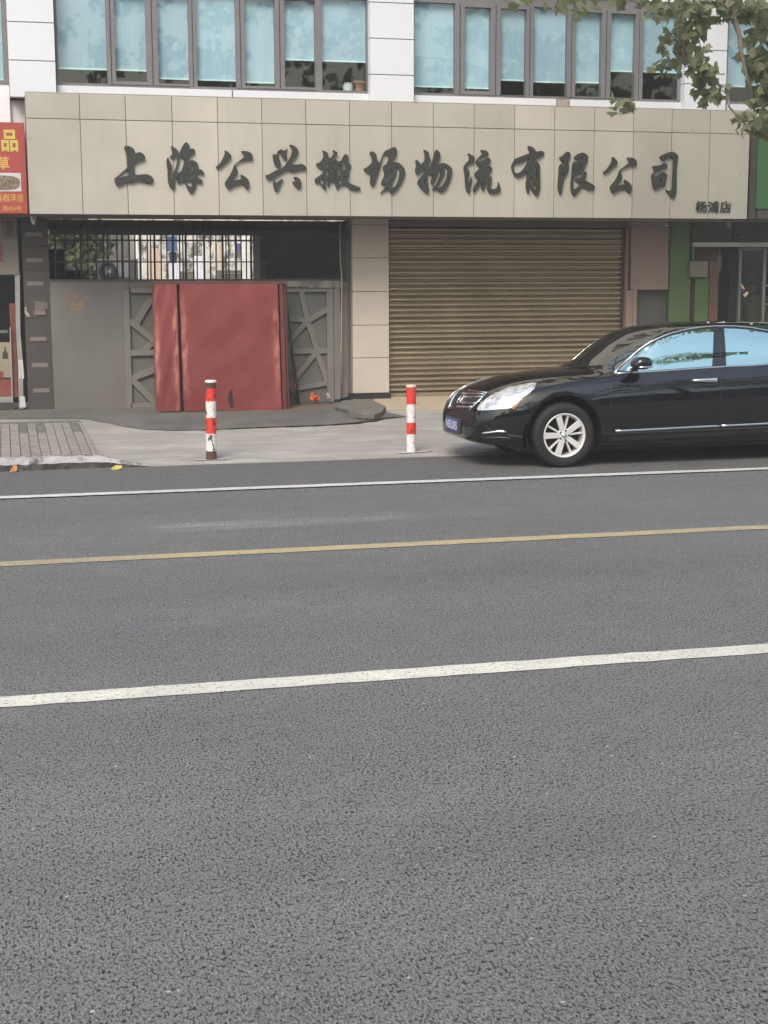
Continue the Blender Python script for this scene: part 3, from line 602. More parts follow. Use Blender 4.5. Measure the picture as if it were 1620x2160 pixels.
   [(690,490),(560,570),(380,665),(250,650),(195,730),(180,820),(220,920),(290,970),(390,945),(480,860),(560,750),(630,620)],[(890,740),(820,780),(775,825),(850,830),(890,880),(890,960),(855,1080),(915,1150),(905,960),(905,800)],[(760,1020),(720,1100),(710,1180),(745,1310),(800,1240),(750,1180),(740,1100)],[(910,1290),(850,1340),(790,1385),(830,1440),(900,1475)]]),
 ((1165,305), [[(440,220),(400,270),(330,340),(225,385),(240,450),(310,530),(350,540),(380,650),(405,740),(350,700),(320,600),(290,590),(220,650),(205,750),(200,950),(180,1150),(175,1330),(200,1470),(250,1560),(290,1520),(310,1380),(330,1250),(380,1000),(430,970),(500,820),(525,700),(500,580),(510,480),(560,380),(570,300),(540,240),(490,218)],[(320,860),(300,950),(265,1130),(265,1290),(300,1170),(360,950)],
   [(940,240),(830,280),(720,350),(670,410),(730,450),(800,470),(870,430),(950,400),(940,490),(870,470),(740,550),(690,520),(640,570),(620,700),(605,950),(580,1200),(575,1400),(620,1540),(700,1615),(750,1550),(850,1400),(960,1290),(1060,1390),(1140,1420),(1280,1400),(1340,1330),(1290,1250),(1150,1180),(1010,1100),(1000,1070),(1050,990),(1075,910),(1050,840),(1010,830),(970,950),(910,1040),(820,1020),(740,1050),(715,1110),(760,1160),(850,1180),(905,1215),(800,1320),(665,1410),(650,1250),(665,1050),(690,990),(860,890),(890,945),(930,900),(1000,740),(1080,530),(1130,400),(1090,330),(1020,270)],[(920,630),(860,680),(900,715)],[(840,720),(750,765),(710,805),(780,785),(850,745)]]),
 ((1262,310), [[(450,305),(425,325),(435,400),(380,530),(290,660),(150,795),(170,825),(230,830),(330,760),(470,640),(590,540),(605,490),(580,420),(520,350)],
   [(890,320),(920,390),(970,480),(850,590),(710,680),(660,740),(610,890),(520,1050),(400,1190),(370,1250),(390,1350),(450,1440),(500,1440),(600,1370),(740,1320),(870,1300),(920,1410),(970,1450),(1010,1430),(1045,1300),(1030,1200),(980,1120),(900,1060),(820,1010),(805,1040),(830,1150),(720,1170),(565,1210),(650,1110),(740,1000),(745,920),(720,830),(690,750),(710,710),(800,660),(930,615),(1060,580),(1170,600),(1200,540),(1190,420),(1110,350),(1000,330)]]),
 ((1350,305), [[(1000,215),(900,240),(760,290),(610,375),(640,430),(720,490),(790,485),(870,420),(1000,370),(1030,420),(1030,700),(1010,1100),(1000,1390),(960,1430),(900,1440),(800,1400),(830,1460),(920,1560),(1010,1670),(1060,1680),(1110,1560),(1140,1350),(1135,1000),(1145,640),(1195,390),(1160,310),(1090,250)],
   [(740,565),(650,630),(560,650),(395,665),(420,760),(480,830),(420,880),(370,930),(355,1000),(385,1150),(400,1300),(440,1390),(490,1410),(560,1360),(640,1320),(760,1300),(795,1250),(790,1190),(860,970),(830,910),(760,865),(690,855),(620,920),(475,1000),(425,910),(500,860),(600,820),(700,765),(850,715),(860,650),(820,590)],[(670,1050),(530,1120),(525,1210),(620,1160),(660,1090)]]),
]
def chaikin(p, it=2):
    for k in range(it):
        q = []
        for i in range(len(p)):
            a, b = p[i], p[(i+1) % len(p)]
            q += [(a[0]*.8+b[0]*.2, a[1]*.8+b[1]*.2), (a[0]*.2+b[0]*.8, a[1]*.2+b[1]*.8)]
        p = q
    return p
def curve_mesh(name, loops, extrude, base, fn=None):
    """a filled outline, given as loops of points in the X-Z plane, made into a solid letter standing in front of depth base"""
    cu = bpy.data.curves.new(name, 'CURVE'); cu.dimensions = '2D'; cu.fill_mode = 'BOTH'; cu.extrude = extrude
    for lp in loops:
        sp_ = cu.splines.new('POLY'); sp_.points.add(len(lp)-1)
        for i, (x, z) in enumerate(lp): sp_.points[i].co = (x, z, 0, 1)
        sp_.use_cyclic_u = True
    return curve_to(name, cu, base)
def curve_to(name, cu, base):
    o = bpy.data.objects.new(name, cu); COL.objects.link(o); bpy.context.view_layer.update()
    me = bpy.data.meshes.new_from_object(o.evaluated_get(bpy.context.evaluated_depsgraph_get()))
    bpy.data.objects.remove(o); bpy.data.curves.remove(cu)
    for v in me.vertices:
        x, y, z = v.co; v.co = (x, base-z, y)
    me.flip_normals(); return me
def place(name, me, m, root, part=None):
    for v in me.vertices: v.co -= root.location
    me.materials.clear(); me.materials.append(m); return link(name, me, part or root)
M['letter'] = mat('dark_grey_letter', (.030, .032, .029), .5, var=.06)
for (ox, oy), loops in GL:
    L = []
    for lp in loops:
        q = chaikin(lp, 2); L.append([(lambda p: (p.x, p.z))(at(ox+x/K, oy+y/K, YF-.03)) for x, y in q])
    place('character', curve_mesh('character', L, .013, YF-.022), M['letter'], SG)
def text(name, s, x0, y0, x1, y1, Y, m, root, part=None, ext=.006, bold=.0, cut=None):
    """lettering set in the built-in font, fitted to a picture rectangle on the plane at depth Y"""
    cu = bpy.data.curves.new(name, 'FONT'); cu.body = s; cu.size = 1; cu.extrude = .001; cu.offset = bold; cu.fill_mode = 'BOTH'
    me = curve_to(name, cu, 0)
    xs = [v.co.x for v in me.vertices]; zs = [v.co.z for v in me.vertices]; ys = [v.co.y for v in me.vertices]
    a, b = at(x0, (y0+y1)/2, Y).x, at(x1, (y0+y1)/2, Y).x; t, u = at((x0+x1)/2, y0, Y).z, at((x0+x1)/2, y1, Y).z
    ym = (min(ys)+max(ys))/2
    for v in me.vertices:
        v.co = (a+(v.co.x-min(xs))/(max(xs)-min(xs))*(b-a), Y+(ext if v.co.y > ym else 0), u+(v.co.z-min(zs))/(max(zs)-min(zs))*(t-u))
    return place(name, me, m, root, part)
for ch, x0, x1 in (('杨', 1468, 1491.5), ('浦', 1493.5, 1517), ('店', 1519, 1542.5)):
    text('small_character', ch, x0, 424, x1, 448.5, YF-.02, M['letter'], SG, ext=.012, bold=.014)

# ------------------------------------------------------------------ roller shutter
YR = 20.02
x0, x1 = X_(821, 660, YR), X_(1309, 600, YR); zt_, zb_ = Z_(1000, 479, YR), .30
RS = thing('roller_shutter', 'closed bronze ribbed roller shutter between two tiled pillars behind the black car', 'roller shutter', ((x0+x1)/2, YR, zb_))
mb = MB(); n = 31; pitch = (zt_-zb_-.06)/n; xsN = 26; v = []
prof = [(0, .046), (.17, .046), (.25, .016), (.33, -.010), (.46, -.020), (.62, -.014), (.80, .006), (.95, .040)]
rows = []
for i in range(n):
    kk = rnd.uniform(.75, 1.15); oo = rnd.uniform(-.004, .004)
    for (a, d) in prof: rows.append((zb_+.06+pitch*(i+a), d*kk+oo))
for z, d in rows:
    for k in range(xsN+1):
        x = x0+(x1-x0)*k/xsN; v.append((x, YR+d+.009*math.sin(k*.9+z*2.1)+.005*math.sin(k*2.3+z*5), z))
mb.add(v, [(r*(xsN+1)+k, r*(xsN+1)+k+1, (r+1)*(xsN+1)+k+1, (r+1)*(xsN+1)+k) for r in range(len(rows)-1) for k in range(xsN)])
bronze = mat('bronze_slat_paint', (.425, .36, .262), .23, .72, var=.08, vs=1.2, dirt=((.12, .10, .07), .62, .95, 1.1), stretch=(.6, 1, 1.6))
mb.build('slat_curtain', bronze, RS, smooth=True)
mb = MB(); mb.box(x0, x1, YR-.02, YR+.03, zb_, zb_+.055); mb.build('bottom_bar', mat('worn_bottom_bar', (.25, .20, .135), .5, .3, var=.2), RS, bevel=.004)
mb = MB(); mb.box(x0-.02, x1+.10, YR-.07, YR+.2, zt_, 2.73); mb.build('shutter_housing', mat('brown_housing', (.12, .105, .088), .7), RS)
mb = MB(); xg = X_(1325, 600, YR); mb.box(x1+.003, xg-.02, YR+.03, YR+.12, .25, 2.70); mb.box(xg-.02, xg, YR-.05, YR+.12, .25, 2.70)
mb.build('guide_rail', mat('dark_guide_rail', (.06, .045, .04), .6), RS)
mb = MB(); mb.box(x0-.3, x1+.3, YR+.25, YR+.3, .2, 2.73); mb.build('backing', M['dark'], RS)

# ------------------------------------------------------------------ grey boarding, gate leaves and red hoarding
YB = 20.0
HB = thing('grey_boarding', 'plain grey painted board panel with a rusty orange stain beside the dark tiled pier', 'panel', (X_(185, 860, YB), YB, .22))
t = NT('grey_board_paint'); n = t.ramp(t.noise(1.5, 5, .6), [(.3, (.124, .118, .114)), (.7, (.158, .152, .147))]); n = t.mix(t.ramp(t.noise(6, 8, .75, (1.5, 1, .6)), [(.60, 0.0), (.68, .35)]), n, (.085, .08, .075)); n = t.mix(t.ramp(t.noise(19, 5, .7), [(.70, 0.0), (.74, .5)]), n, (.24, .235, .225))
# the orange residue left where a notice was torn off
gm = t.n('ShaderNodeVectorMath', operation='DISTANCE'); pc_ = at(160, 638, YB)-HB.location; t.l(t.coord(), gm.inputs[0]); gm.inputs[1].default_value = pc_
near = t.ramp(gm.outputs['Value'], [(.05, 1.0), (.16, 0.0)])
spl = t.ramp(t.noise(16, 5, .7), [(.46, 0.0), (.56, .85)])
mm = t.n('ShaderNodeMath', operation='MULTIPLY'); t.l(near, mm.inputs[0]); t.l(spl, mm.inputs[1])
t.set(t.mix(mm.outputs[0], n, (.30, .15, .045)), .5, 0, .35); t.bump(t.noise(3, 3), .1, .02)
mb = MB(); fpoly(mb, [(105, 592), (270, 594), (270, 860), (114, 865)], YB, .04); fbox(mb, 270.5, 593.5, 345, 609.5, YB+.01, .03); mb.build('board', t.m, HB)
mb = MB(); fbox(mb, 104, 588.5, 735, 593, YB-.01, .08); mb.build('top_rail', mat('dark_rail', (.07, .065, .06), .6), HB)

gate_paint = mat('grey_gate_paint', (.165, .158, .15), .5, var=.08, vs=4, dirt=((.10, .07, .05), .62, .8, 3))
gate_back = mat('grey_green_panel', (.125, .128, .115), .55, var=.14, vs=3)
def bar(mb, p, q, wd, Y, d):
    """a flat bar between two picture points"""
    a, b = at(*p, Y), at(*q, Y); t_ = (b-a).normalized(); nn = Vector((t_.z, 0, -t_.x))*(wd*Y/F/2)
    mb.prism([a+nn, b+nn, b-nn, a-nn], (0, d, 0))
def gate_leaf(label, frame, bars, back, Y, x):
    g = thing('gate_leaf', label, 'gate', (X_(x, 860, Y), Y, .22), 'grey lattice gate leaves beside the red hoarding')
    mb = MB(); fpoly(mb, back, Y+.05, .03); mb.build('backing_panel', gate_back, g)
    mb = MB()
    for b in frame: fbox(mb, *b, Y, .05)
    mb.build('gate_frame', gate_paint, g, bevel=.003)
    mb = MB()
    for i, (p, q, wd) in enumerate(bars): bar(mb, p, q, wd, Y+.004+.0012*i, .045)
    mb.build('lattice', gate_paint, g, bevel=.002)
    return g
YL = 19.96
gate_leaf('narrow visible strip of grey lattice gate between the plain grey board and the red hoarding',
    [(263, 610, 276, 862), (276, 608, 345, 618), (276, 850, 345, 863)],
    [((273, 676), (330, 722), 13), ((283, 690), (312, 640), 13), ((273, 745), (345, 743), 12), ((273, 800), (340, 775), 13), ((276, 798), (328, 850), 13), ((312, 640), (345, 620), 12), ((325, 720), (300, 745), 11)],
    [(262, 608), (345, 608), (345, 864), (265, 864)], YL, 270)
gr_ = gate_leaf('grey lattice gate with peeling cream top strip between the red hoarding and the beige pillar',
    [(690, 608, 704, 848), (605, 608, 690, 616), (705, 606, 718, 842)],
    [((636, 616), (650, 680), 11.5), ((650, 676), (695, 650), 11.5), ((604, 673), (650, 675), 10), ((649, 676), (616, 714), 11), ((650, 680), (672, 748), 11.5), ((604, 741.5), (693, 740), 11),
     ((668, 742), (625, 795), 11), ((668, 742), (702, 835), 11.5), ((626, 820), (690, 808), 10), ((616, 715), (606, 740), 9), ((606, 745), (612, 790), 9), ((600, 800), (640, 850), 9)],
    [(600, 606), (692, 606), (692, 846), (640, 852), (600, 858)], YL, 650)
mb = MB(); fpoly(mb, [(605, 592.5), (655, 591.5), (675, 592), (718, 593), (720, 606), (700, 607), (655, 607), (605, 605)], YL-.02, .02)
mb.build('peeling_strip', mat('peeling_cream_paint', (.27, .25, .205), .8, var=.12, vs=4, dirt=((.12, .115, .11), .45, .56, 5)), gr_)
mb = MB(); fpoly(mb, [(718.5, 593), (734, 593), (735.5, 836), (720.5, 840)], YB+.01, .04); mb.build('side_post', mat('pinkish_grey_post', (.155, .135, .122), .6, var=.12, vs=3), gr_)
pi = thing('thin_pipe', 'thin pale conduit running down the post beside the beige pillar', 'pipe', at(718, 838, 19.93))
mb = MB(); mb.tube([at(716.5, 472, 19.93), at(717.5, 540, 19.93), at(721, 592, 19.93), at(720, 700, 19.93), at(721, 838, 19.93)], .009, 8); mb.build('conduit', mat('pale_conduit', (.32, .30, .27), .5), pi, smooth=True)
pi = thing('dark_rods', 'two thin dark rods leaning on the lattice gate next to the red hoarding', 'rods', at(620, 850, 19.85))
for a, b in (((605, 640), (631, 852)), ((614, 735), (627, 848))):
    mb = MB(); mb.tube([at(*a, 19.9), at(*b, 19.8)], .013, 8); mb.build('rod', mat('rod_iron', (.055, .05, .048), .5), pi, smooth=True)
# red hoarding
YH = 19.3
RH = thing('red_hoarding', 'weathered red sheet metal hoarding of one wide and one narrow panel', 'hoarding', (X_(460, 866, YH), YH, .215))
t = NT('weathered_red_paint'); n = t.noise(1.4, 6, .6)
col = t.ramp(n, [(.3, (.155, .034, .034)), (.7, (.215, .050, .050))])
col = t.mix(t.ramp(t.noise(5, 8, .7, (1, 1, .35)), [(.64, 0.0), (.74, .75)]), col, (.07, .032, .026))
col = t.mix(t.ramp(t.noise(9, 6, .75), [(.63, 0.0), (.72, .55)]), col, (.33, .13, .115))
col = t.mix(t.ramp(t.noise(7, 7, .75, (4, 1, .5)), [(.66, 0.0), (.70, .6)]), col, (.36, .19, .17))
col = t.mix(t.ramp(t.noise(13, 7, .75, (1, 1, .3)), [(.70, 0.0), (.73, .8)]), col, (.06, .03, .025))
ra = t.n('ShaderNodeAttribute'); ra.attribute_name = 'edge_highlight'
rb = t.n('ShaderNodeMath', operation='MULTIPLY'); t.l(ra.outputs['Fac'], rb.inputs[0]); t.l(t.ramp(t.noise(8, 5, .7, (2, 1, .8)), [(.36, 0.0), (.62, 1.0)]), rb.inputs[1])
col = t.mix(rb.outputs[0], col, (.46, .19, .15))     # bright highlights along the long edges, put into the colour
t.set(col, t.ramp(t.noise(3, 4), [(.3, .26), (.7, .44)]), 0, .5); t.bump(t.noise(1.8, 3, .5), .06, .03); red = t.m
def sheet(x0, x1, y0, y1a, y1b, name, bulge, Y=YH):
    """a bent sheet: rolled long edges and a slightly uneven face"""
    mb = MB(); nx, nz = 44, 22; v = []; ew = []
    for j in range(nz+1):
        for i in range(nx+1):
            s = i/nx; px__ = x0[0]+(x1[0]-x0[0])*s; qx = x0[1]+(x1[1]-x0[1])*s
            py = y0+((y1a+(y1b-y1a)*s)-y0)*j/nz; px_ = px__+(qx-px__)*j/nz
            e = min(s, 1-s)*(x1[0]-x0[0]); d = .006*math.sin(5*s+j*.25) + .003*math.sin(13*s+j*.8) + bulge*math.exp(-((e-6)/4)**2)*math.sin(j*1.25+s*9)*.5
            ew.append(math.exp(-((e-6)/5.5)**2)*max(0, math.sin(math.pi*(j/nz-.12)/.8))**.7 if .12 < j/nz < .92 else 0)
            p = at(px_, py, Y); v.append((p.x, Y+d, p.z))
    W = nx+1
    mb.add(v, [(j*W+i, j*W+i+1, (j+1)*W+i+1, (j+1)*W+i) for j in range(nz) for i in range(nx)])
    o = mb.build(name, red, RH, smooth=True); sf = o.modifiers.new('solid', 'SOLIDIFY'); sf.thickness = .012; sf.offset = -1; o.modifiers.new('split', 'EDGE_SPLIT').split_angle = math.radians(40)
    aw = o.data.attributes.new('edge_highlight', 'FLOAT', 'POINT')
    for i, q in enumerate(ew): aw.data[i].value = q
    return o
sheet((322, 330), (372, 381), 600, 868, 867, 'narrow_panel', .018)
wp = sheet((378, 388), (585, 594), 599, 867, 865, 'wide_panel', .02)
mb = MB(); fpoly(mb, [(371, 600), (381, 600), (389, 868), (379, 868)], YH+.09, .05); mb.build('channel', mat('dark_red_channel', (.075, .028, .026), .6, var=.2), RH)
mb = MB(); fpoly(mb, [(589, 597), (597, 597), (606, 864), (596, 865)], YH+.02, .06); fpoly(mb, [(597.5, 598), (602, 598), (610.5, 862), (607, 864)], YH+.05, .35)
mb.build('edge_post', mat('dark_maroon_post', (.13, .038, .038), .5, var=.25, vs=6), RH, bevel=.004)
mb = MB(); fbox(mb, 331, 597, 608, 864, YH+.16, .45); mb.build('backing', M['dark'], RH)
mb = MB(); fbox(mb, 322, 593, 604, 599.5, YH+.01, .12); mb.build('top_edge', mat('rusty_edge', (.09, .045, .038), .8, var=.3), RH)
mb = MB(); fpoly(mb, [(407, 835), (418, 831.5), (420, 837), (410, 839)], YH-.016, .008); sub(mb, 'paper_scrap', mat('old_paper', (.34, .30, .25), .9), wp, RH)
mb = MB(); fpoly(mb, [(485, 825), (489, 822), (491, 840), (493, 858), (487, 861), (482, 848), (481, 836)], YH-.017, .008); sub(mb, 'rust_stain', mat('rust_hole', (.035, .022, .016), .9), wp, RH)

# barred opening over the gates
YO = 20.05
SB = thing('security_bars', 'dark iron bars across the open gap over the grey and red boards', 'window bars', (X_(320, 590, YO), YO, Z_(320, 590, YO)))
iron = mat('dark_iron', (.035, .033, .031), .6, var=.2)
mb = MB()
for y, wd in ((507, 3.5), (552.5, 2.6)): fbox(mb, 104, y-wd/2, 541, y+wd/2, YO-.008, .014)
fbox(mb, 104, 484, 735, 496, YO-.03, .06); fbox(mb, 90, 465, 737, 484, YO+.04, .3); mb.build('cross_rail', iron, SB)
xb = [115, 136, 158, 170, 184, 202, 217, 226, 246, 257, 271, 284, 295, 310, 317, 325, 339, 351, 364, 378, 385, 391, 407, 415, 430, 443, 455, 469, 476, 482, 497, 508, 519, 529, 541]
for i, x in enumerate(xb):
    mb = MB(); mb.tube([at(x, 470, YO), at(x+.5+(x-740)*-.003, 589, YO)], .009 if i % 3 else .014, 6); mb.build('bar', iron, SB, smooth=True)
mb = MB(); fbox(mb, 535, 484, 548, 590, YO-.02, .05); mb.build('end_post', mat('grey_end_post', (.10, .105, .10), .7), SB)

# the yard seen through the bars
YY = 33.5
yw = thing('yard_wall', 'pale stained yard wall seen through the bars', 'wall', (X_(430, 590, YY), YY, 0))
mb = MB(); mb.box(X_(286, 540, YY), 9, YY, YY+.2, -.1, 4.6); mb.build('wall', mat('stained_render', (.68, .66, .62), .9, var=.2, vs=.9, dirt=((.13, .125, .115), .47, .56, 3.6), stretch=(1.3, 1, .8)), yw)
mb = MB(); mb.box(-8, X_(286, 540, YY), YY+1.4, YY+1.6, -.1, 3.0); mb.build('side_wall', M['dim'], yw)
struct(strip('yard_ground', M['concrete'], [(-12, 22.7), (14, 22.7), (14, 44), (-12, 44)], .27))
def yardbox(name, label, cat, px, Y, c, rough=.7, detail=None, d=.25):
    x0, y0, x1, y1 = px; o = thing(name, label, cat, (X_((x0+x1)/2, y1, Y), Y, Z_(x0, y1, Y)))
    mb = MB(); fbox(mb, x0, y0, x1, y1, Y, d); mb.build('panel', mat(name+'_paint', c, rough, var=.15, vs=5), o, bevel=.01)
    if detail:
        mb = MB()
        for r in detail: fbox(mb, *r, Y-.012, .011)
        mb.build('edge_strip', mat(name+'_edge', tuple(min(1, x*1.7+.05) for x in c), .5), o)
    return o
yardbox('blue_board', 'blue sign board high on the yard wall behind the bars', 'board', (352, 497, 374, 530), 33.0, (.08, .13, .26), .5, [(352, 497, 374, 500)], .05)
yardbox('teal_door', 'dark teal door panel under the blue board behind the bars', 'door', (358, 531, 374, 640), 33.2, (.05, .09, .10), .5, [(358, 531, 360, 640)], .05)
yardbox('plywood_sheet', 'peach plywood sheet leaning on the yard wall behind the bars', 'plywood', (310, 524, 340, 600), 32.6, (.56,.45,.36), .8, [(323, 524, 324, 600)], .03)
yardbox('plywood_sheet', 'tall thin tan plywood sheet near the end of the bars', 'plywood', (455, 512, 470, 600), 32.6, (.56,.47,.38), .8, [(462, 512, 463, 600)], .03)
yardbox('white_post', 'tall white post at the edge of the hedge behind the bars', 'post', (287, 492, 294, 640), 31.5, (.8,.82,.84), .5, [(290, 492, 291, 640)], .15)
yardbox('white_cloth', 'pale blue white cloth hung over the yard wall behind the bars', 'cloth', (357, 555, 386, 640), 32.2, (.68,.72,.80), .9, [(370, 555, 371, 640)], .02)
yardbox('white_cloth', 'wide white cloth hung near the middle of the bars', 'cloth', (409, 540, 432, 640), 32.2, (.72,.76,.82), .9, [(420, 540, 421, 640)], .02)
yardbox('white_cloth', 'white cloth hung at the far end of the bars by the grey post', 'cloth', (511, 500, 528, 640), 32.2, (.78,.76,.72), .9, [(519, 530, 527, 532)], .02)
yardbox('purple_cloth', 'small violet cloth hanging behind the bars', 'cloth', (498, 513, 508, 530), 31.8, (.13, .10, .30), .9, None, .02)
yardbox('stone_slab', 'rough grey slab standing in the yard below the cloths', 'slab', (384, 572, 411, 640), 30.8, (.16, .155, .14), .9, [(384, 572, 411, 574)])
yardbox('stone_slab', 'long grey slab leaning in the yard near the end post', 'slab', (462, 570, 512, 640), 30.8, (.13, .125, .115), .9, [(470, 576, 512, 578)])
yardbox('metal_cabinet', 'grey metal cabinet behind the last bars beside the dark partition', 'cabinet', (541, 552, 563, 620), 21.6, (.15, .155, .15), .5, [(542, 553.5, 562, 555)])
yardbox('metal_cabinet', 'lower darker cabinet tucked against the dark partition', 'cabinet', (564, 560, 583, 620), 21.7, (.085, .088, .085), .5, [(566, 562, 582, 563)])
yardbox('dark_crate', 'tall black crate at the end of the bars next to the tiled pier', 'crate', (104, 525, 137, 640), 21.5, (.018, .018, .02), .6, [(104, 525, 137, 526.5)])
yardbox('dark_crate', 'low black crate in front of the hedge', 'crate', (138, 569, 176, 640), 21.6, (.02, .02, .02), .6, [(140, 570, 174, 571)])
yardbox('van', 'dark grey van side with a bright roof rail behind the bars', 'van', (205, 546, 292, 660), 28.9, (.09, .092, .096), .3, [(205, 546, 292, 549), (262, 553, 272, 585), (231, 553, 257, 584)], 1.6)
tr = thing('spare_tyre', 'black spare tyre hung up in front of the grey van', 'tyre', at(227, 600, 28.8))
c0 = at(227, 571, 28.8); rr = 18.5*28.8/F
mb = MB(); mb.lathe([(rr*.62, -.07), (rr*.9, -.08), (rr, -.04), (rr, .04), (rr*.9, .08), (rr*.62, .07)], c0, 'y', 28, True); mb.build('tyre', M['rubber'], tr, smooth=True)
mb = MB(); mb.lathe([(0, -.03), (rr*.3, -.035), (rr*.6, -.05), (rr*.6, .05), (0, .05)], c0, 'y', 24); mb.build('hub', mat('grey_hub', (.22, .22, .24), .35, .6), tr, smooth=True)

# ------------------------------------------------------------------ leaves: one builder for hedge and trees
def leaf_shape(lobes=True):
    """outline of a plane tree leaf, stalk at the origin, tip along +Y, unit length"""
    if not lobes: return [(0, 0, 0), (.3, .35, .05), (.24, .75, .03), (0, 1, -.04), (-.24, .75, .03), (-.3, .35, .05)]
    h = [(0, 0), (.20, .02), (.50, .06), (.36, .20), (.66, .44), (.40, .48), (.44, .62), (.22, .66), (.14, .80), (0, 1.05)]
    pts = h + [(-x, y) for x, y in h[-2:0:-1]]
    return [(x, y, .10*abs(x)-.10*y*y) for x, y in pts]
LEAF = leaf_shape(); LEAF_S = leaf_shape(False)
def leaves(mb, c, rad, n, size, droop=.6, shape=None, face=None):
    shape = shape or LEAF; k = len(shape)
    for i in range(n):
        while True:
            q = Vector((rnd.uniform(-1, 1), rnd.uniform(-1, 1), rnd.uniform(-1, 1)))
            if q.length < 1: break
        p = Vector(c)+Vector((q.x*rad[0], q.y*rad[1], q.z*rad[2])); s = size*rnd.uniform(.65, 1.2)
        tip = Vector((rnd.gauss(0, .55), rnd.gauss(0, .55), -droop+rnd.gauss(0, .45))).normalized()
        nn = Vector((rnd.gauss(0, .6), rnd.gauss(-.35, .6), rnd.gauss(.5, .6)))
        sd_ = tip.cross(nn).normalized(); nn = sd_.cross(tip)
        ms = rnd.randrange(3)
        mb.cm = ms
        mb.add([p+sd_*(x*s)+tip*(y*s)+nn*(z*s) for x, y, z in shape], [list(range(k))])
def leaf_mat(name, c, tr=.5):
    t = NT(name); n = t.noise(1.3, 3, .6); c = lin(c)
    col = t.ramp(n, [(.3, tuple(x*.75 for x in c)), (.7, tuple(x*1.25 for x in c))])
    t.set(col, .5, 0, .35)
    tl = t.n('ShaderNodeBsdfTranslucent'); t.l(t.mix(1.0, col, (1.0, 1.15, .6), 'MULTIPLY'), tl.inputs[0])
    ms = t.n('ShaderNodeMixShader'); ms.inputs[0].default_value = tr
    t.l(t.b.outputs[0], ms.inputs[1]); t.l(tl.outputs[0], ms.inputs[2]); t.l(ms.outputs[0], t.t.nodes['Material Output'].inputs[0]); return t.m
LM = [leaf_mat('leaf_green', (.23, .245, .155)), leaf_mat('leaf_dull_green', (.26, .265, .18)), leaf_mat('leaf_dark_green', (.17, .185, .12))]
bark = mat('plane_tree_bark', (.24, .195, .155), .9, var=.3, vs=6, bump=.5, bs=30, dirt=((.34, .27, .21), .55, .62, 7))
hd = thing('hedge', 'green bamboo-like hedge behind the bars beside the black crates', 'hedge', (X_(170, 590, 29.2), 29.2, .27))
mb = MB()
for i in range(34): leaves(mb, (X_(112+i*2.7, 550, 29.2)+rnd.uniform(-.1, .1), 29.4+rnd.uniform(-.2, .4), rnd.uniform(1.5, 3.3)), (.42, .3, .5), 70, .16, .7, LEAF_S)
mb.build('foliage', [leaf_mat('hedge_green', (.085, .115, .045), .4), leaf_mat('hedge_light', (.12, .155, .065), .4), LM[2]], hd)
mb = MB()
for i in range(14): x = X_(112+i*12, 550, 29.4); mb.tube([(x, 29.5, .27), (x+rnd.uniform(-.1, .1), 29.5, 2.7)], .018, 5)
mb.build('stem', bark, hd)

# ------------------------------------------------------------------ red shop banner and glass shop door at the near end of the sign
YN = 19.35
BN = thing('shop_banner', 'red banner with yellow characters and a dried food picture beside the long beige sign', 'banner', (-1.0, YN, at(30, 450, YN).z))
mb = MB(); a, b = at(30, 258, YN).z, at(30, 450.5, YN).z
mb.box(-2.6, XL-.012, YN, YN+.25, b, a); mb.build('board', mat('red_banner_print', (.33, .062, .055), .45, var=.05), BN, bevel=.004)
yel = mat('yellow_print', (.50, .42, .10), .5); yel2 = mat('orange_yellow_print', (.52, .33, .09), .5)
text('large_character', '品', 2.5, 273.5, 38, 320, YN-.004, yel, BN, ext=.003, bold=.03)
text('character', '草', -7, 330, 20, 358, YN-.004, yel2, BN, ext=.003, bold=.03)
text('lettering', '高档洋酒', -8, 409, 49, 426, YN-.004, yel2, BN, ext=.003, bold=.012)
text('address_line', '路426号', 6, 434, 45, 445, YN-.004, yel2, BN, ext=.003, bold=.01)
mb = MB(); fbox(mb, -30, 364.5, 44.5, 403.5, YN-.003, .003); ph = mb.build('picture', mat('pale_picture', (.48, .52, .58), .4), BN)
mb = MB(); fpoly(mb, [(-28, 375), (-10, 371), (10, 370), (28, 372), (40, 377), (43, 384), (42, 392), (33, 399), (12, 401), (-10, 400), (-28, 396)], YN-.0055, .002)
t = NT('dried_food'); t.set(t.ramp(t.noise(22, 6, .75), [(.34, (.05, .045, .04)), (.5, (.17, .13, .09)), (.68, (.30, .24, .17))]), .6); sub(mb, 'dried_food', t.m, ph, BN)

LS = thing('shop_door', 'glazed shop door with posters and a silver frame next to the dark tiled pier', 'door', (-.2, 20, .22))
Yd = 20.02
mb = MB(); fpoly(mb, [(31, 575), (42, 575), (43, 700), (48, 760), (50, 862), (40, 862), (37, 760), (33, 680)], Yd-.01, .05); fbox(mb, -70, 573, 31, 580, Yd-.01, .05); fbox(mb, -70, 838, 27, 850, Yd-.01, .05)
fpoly(mb, [(20, 690), (23, 690), (28, 850), (25, 850)], Yd-.03, .04)
mb.build('door_frame', mat('silver_frame', (.34, .34, .32), .4, .4), LS, bevel=.003)
mb = MB(); fquad(mb, -70, 580, 32, 838, Yd+.02); mb.build('glass', M['shop_glass'], LS, recalc=False)
mb = MB(); fpoly(mb, [(-60, 722), (22, 722), (26, 796), (-60, 796)], Yd+.012, .004); ps = mb.build('poster', mat('cream_poster', (.26, .23, .17), .6, var=.1), LS)
mb = MB()
for x in (-28, -8, 11): fpoly(mb, [(x-6, 757), (x-5, 744), (x-1.6, 739), (x-1.3, 731), (x+1.3, 731), (x+1.6, 739), (x+5, 744), (x+6, 757)], Yd+.009, .002)
sub(mb, 'bottle_print', mat('dark_print', (.04, .035, .03), .6), ps, LS)
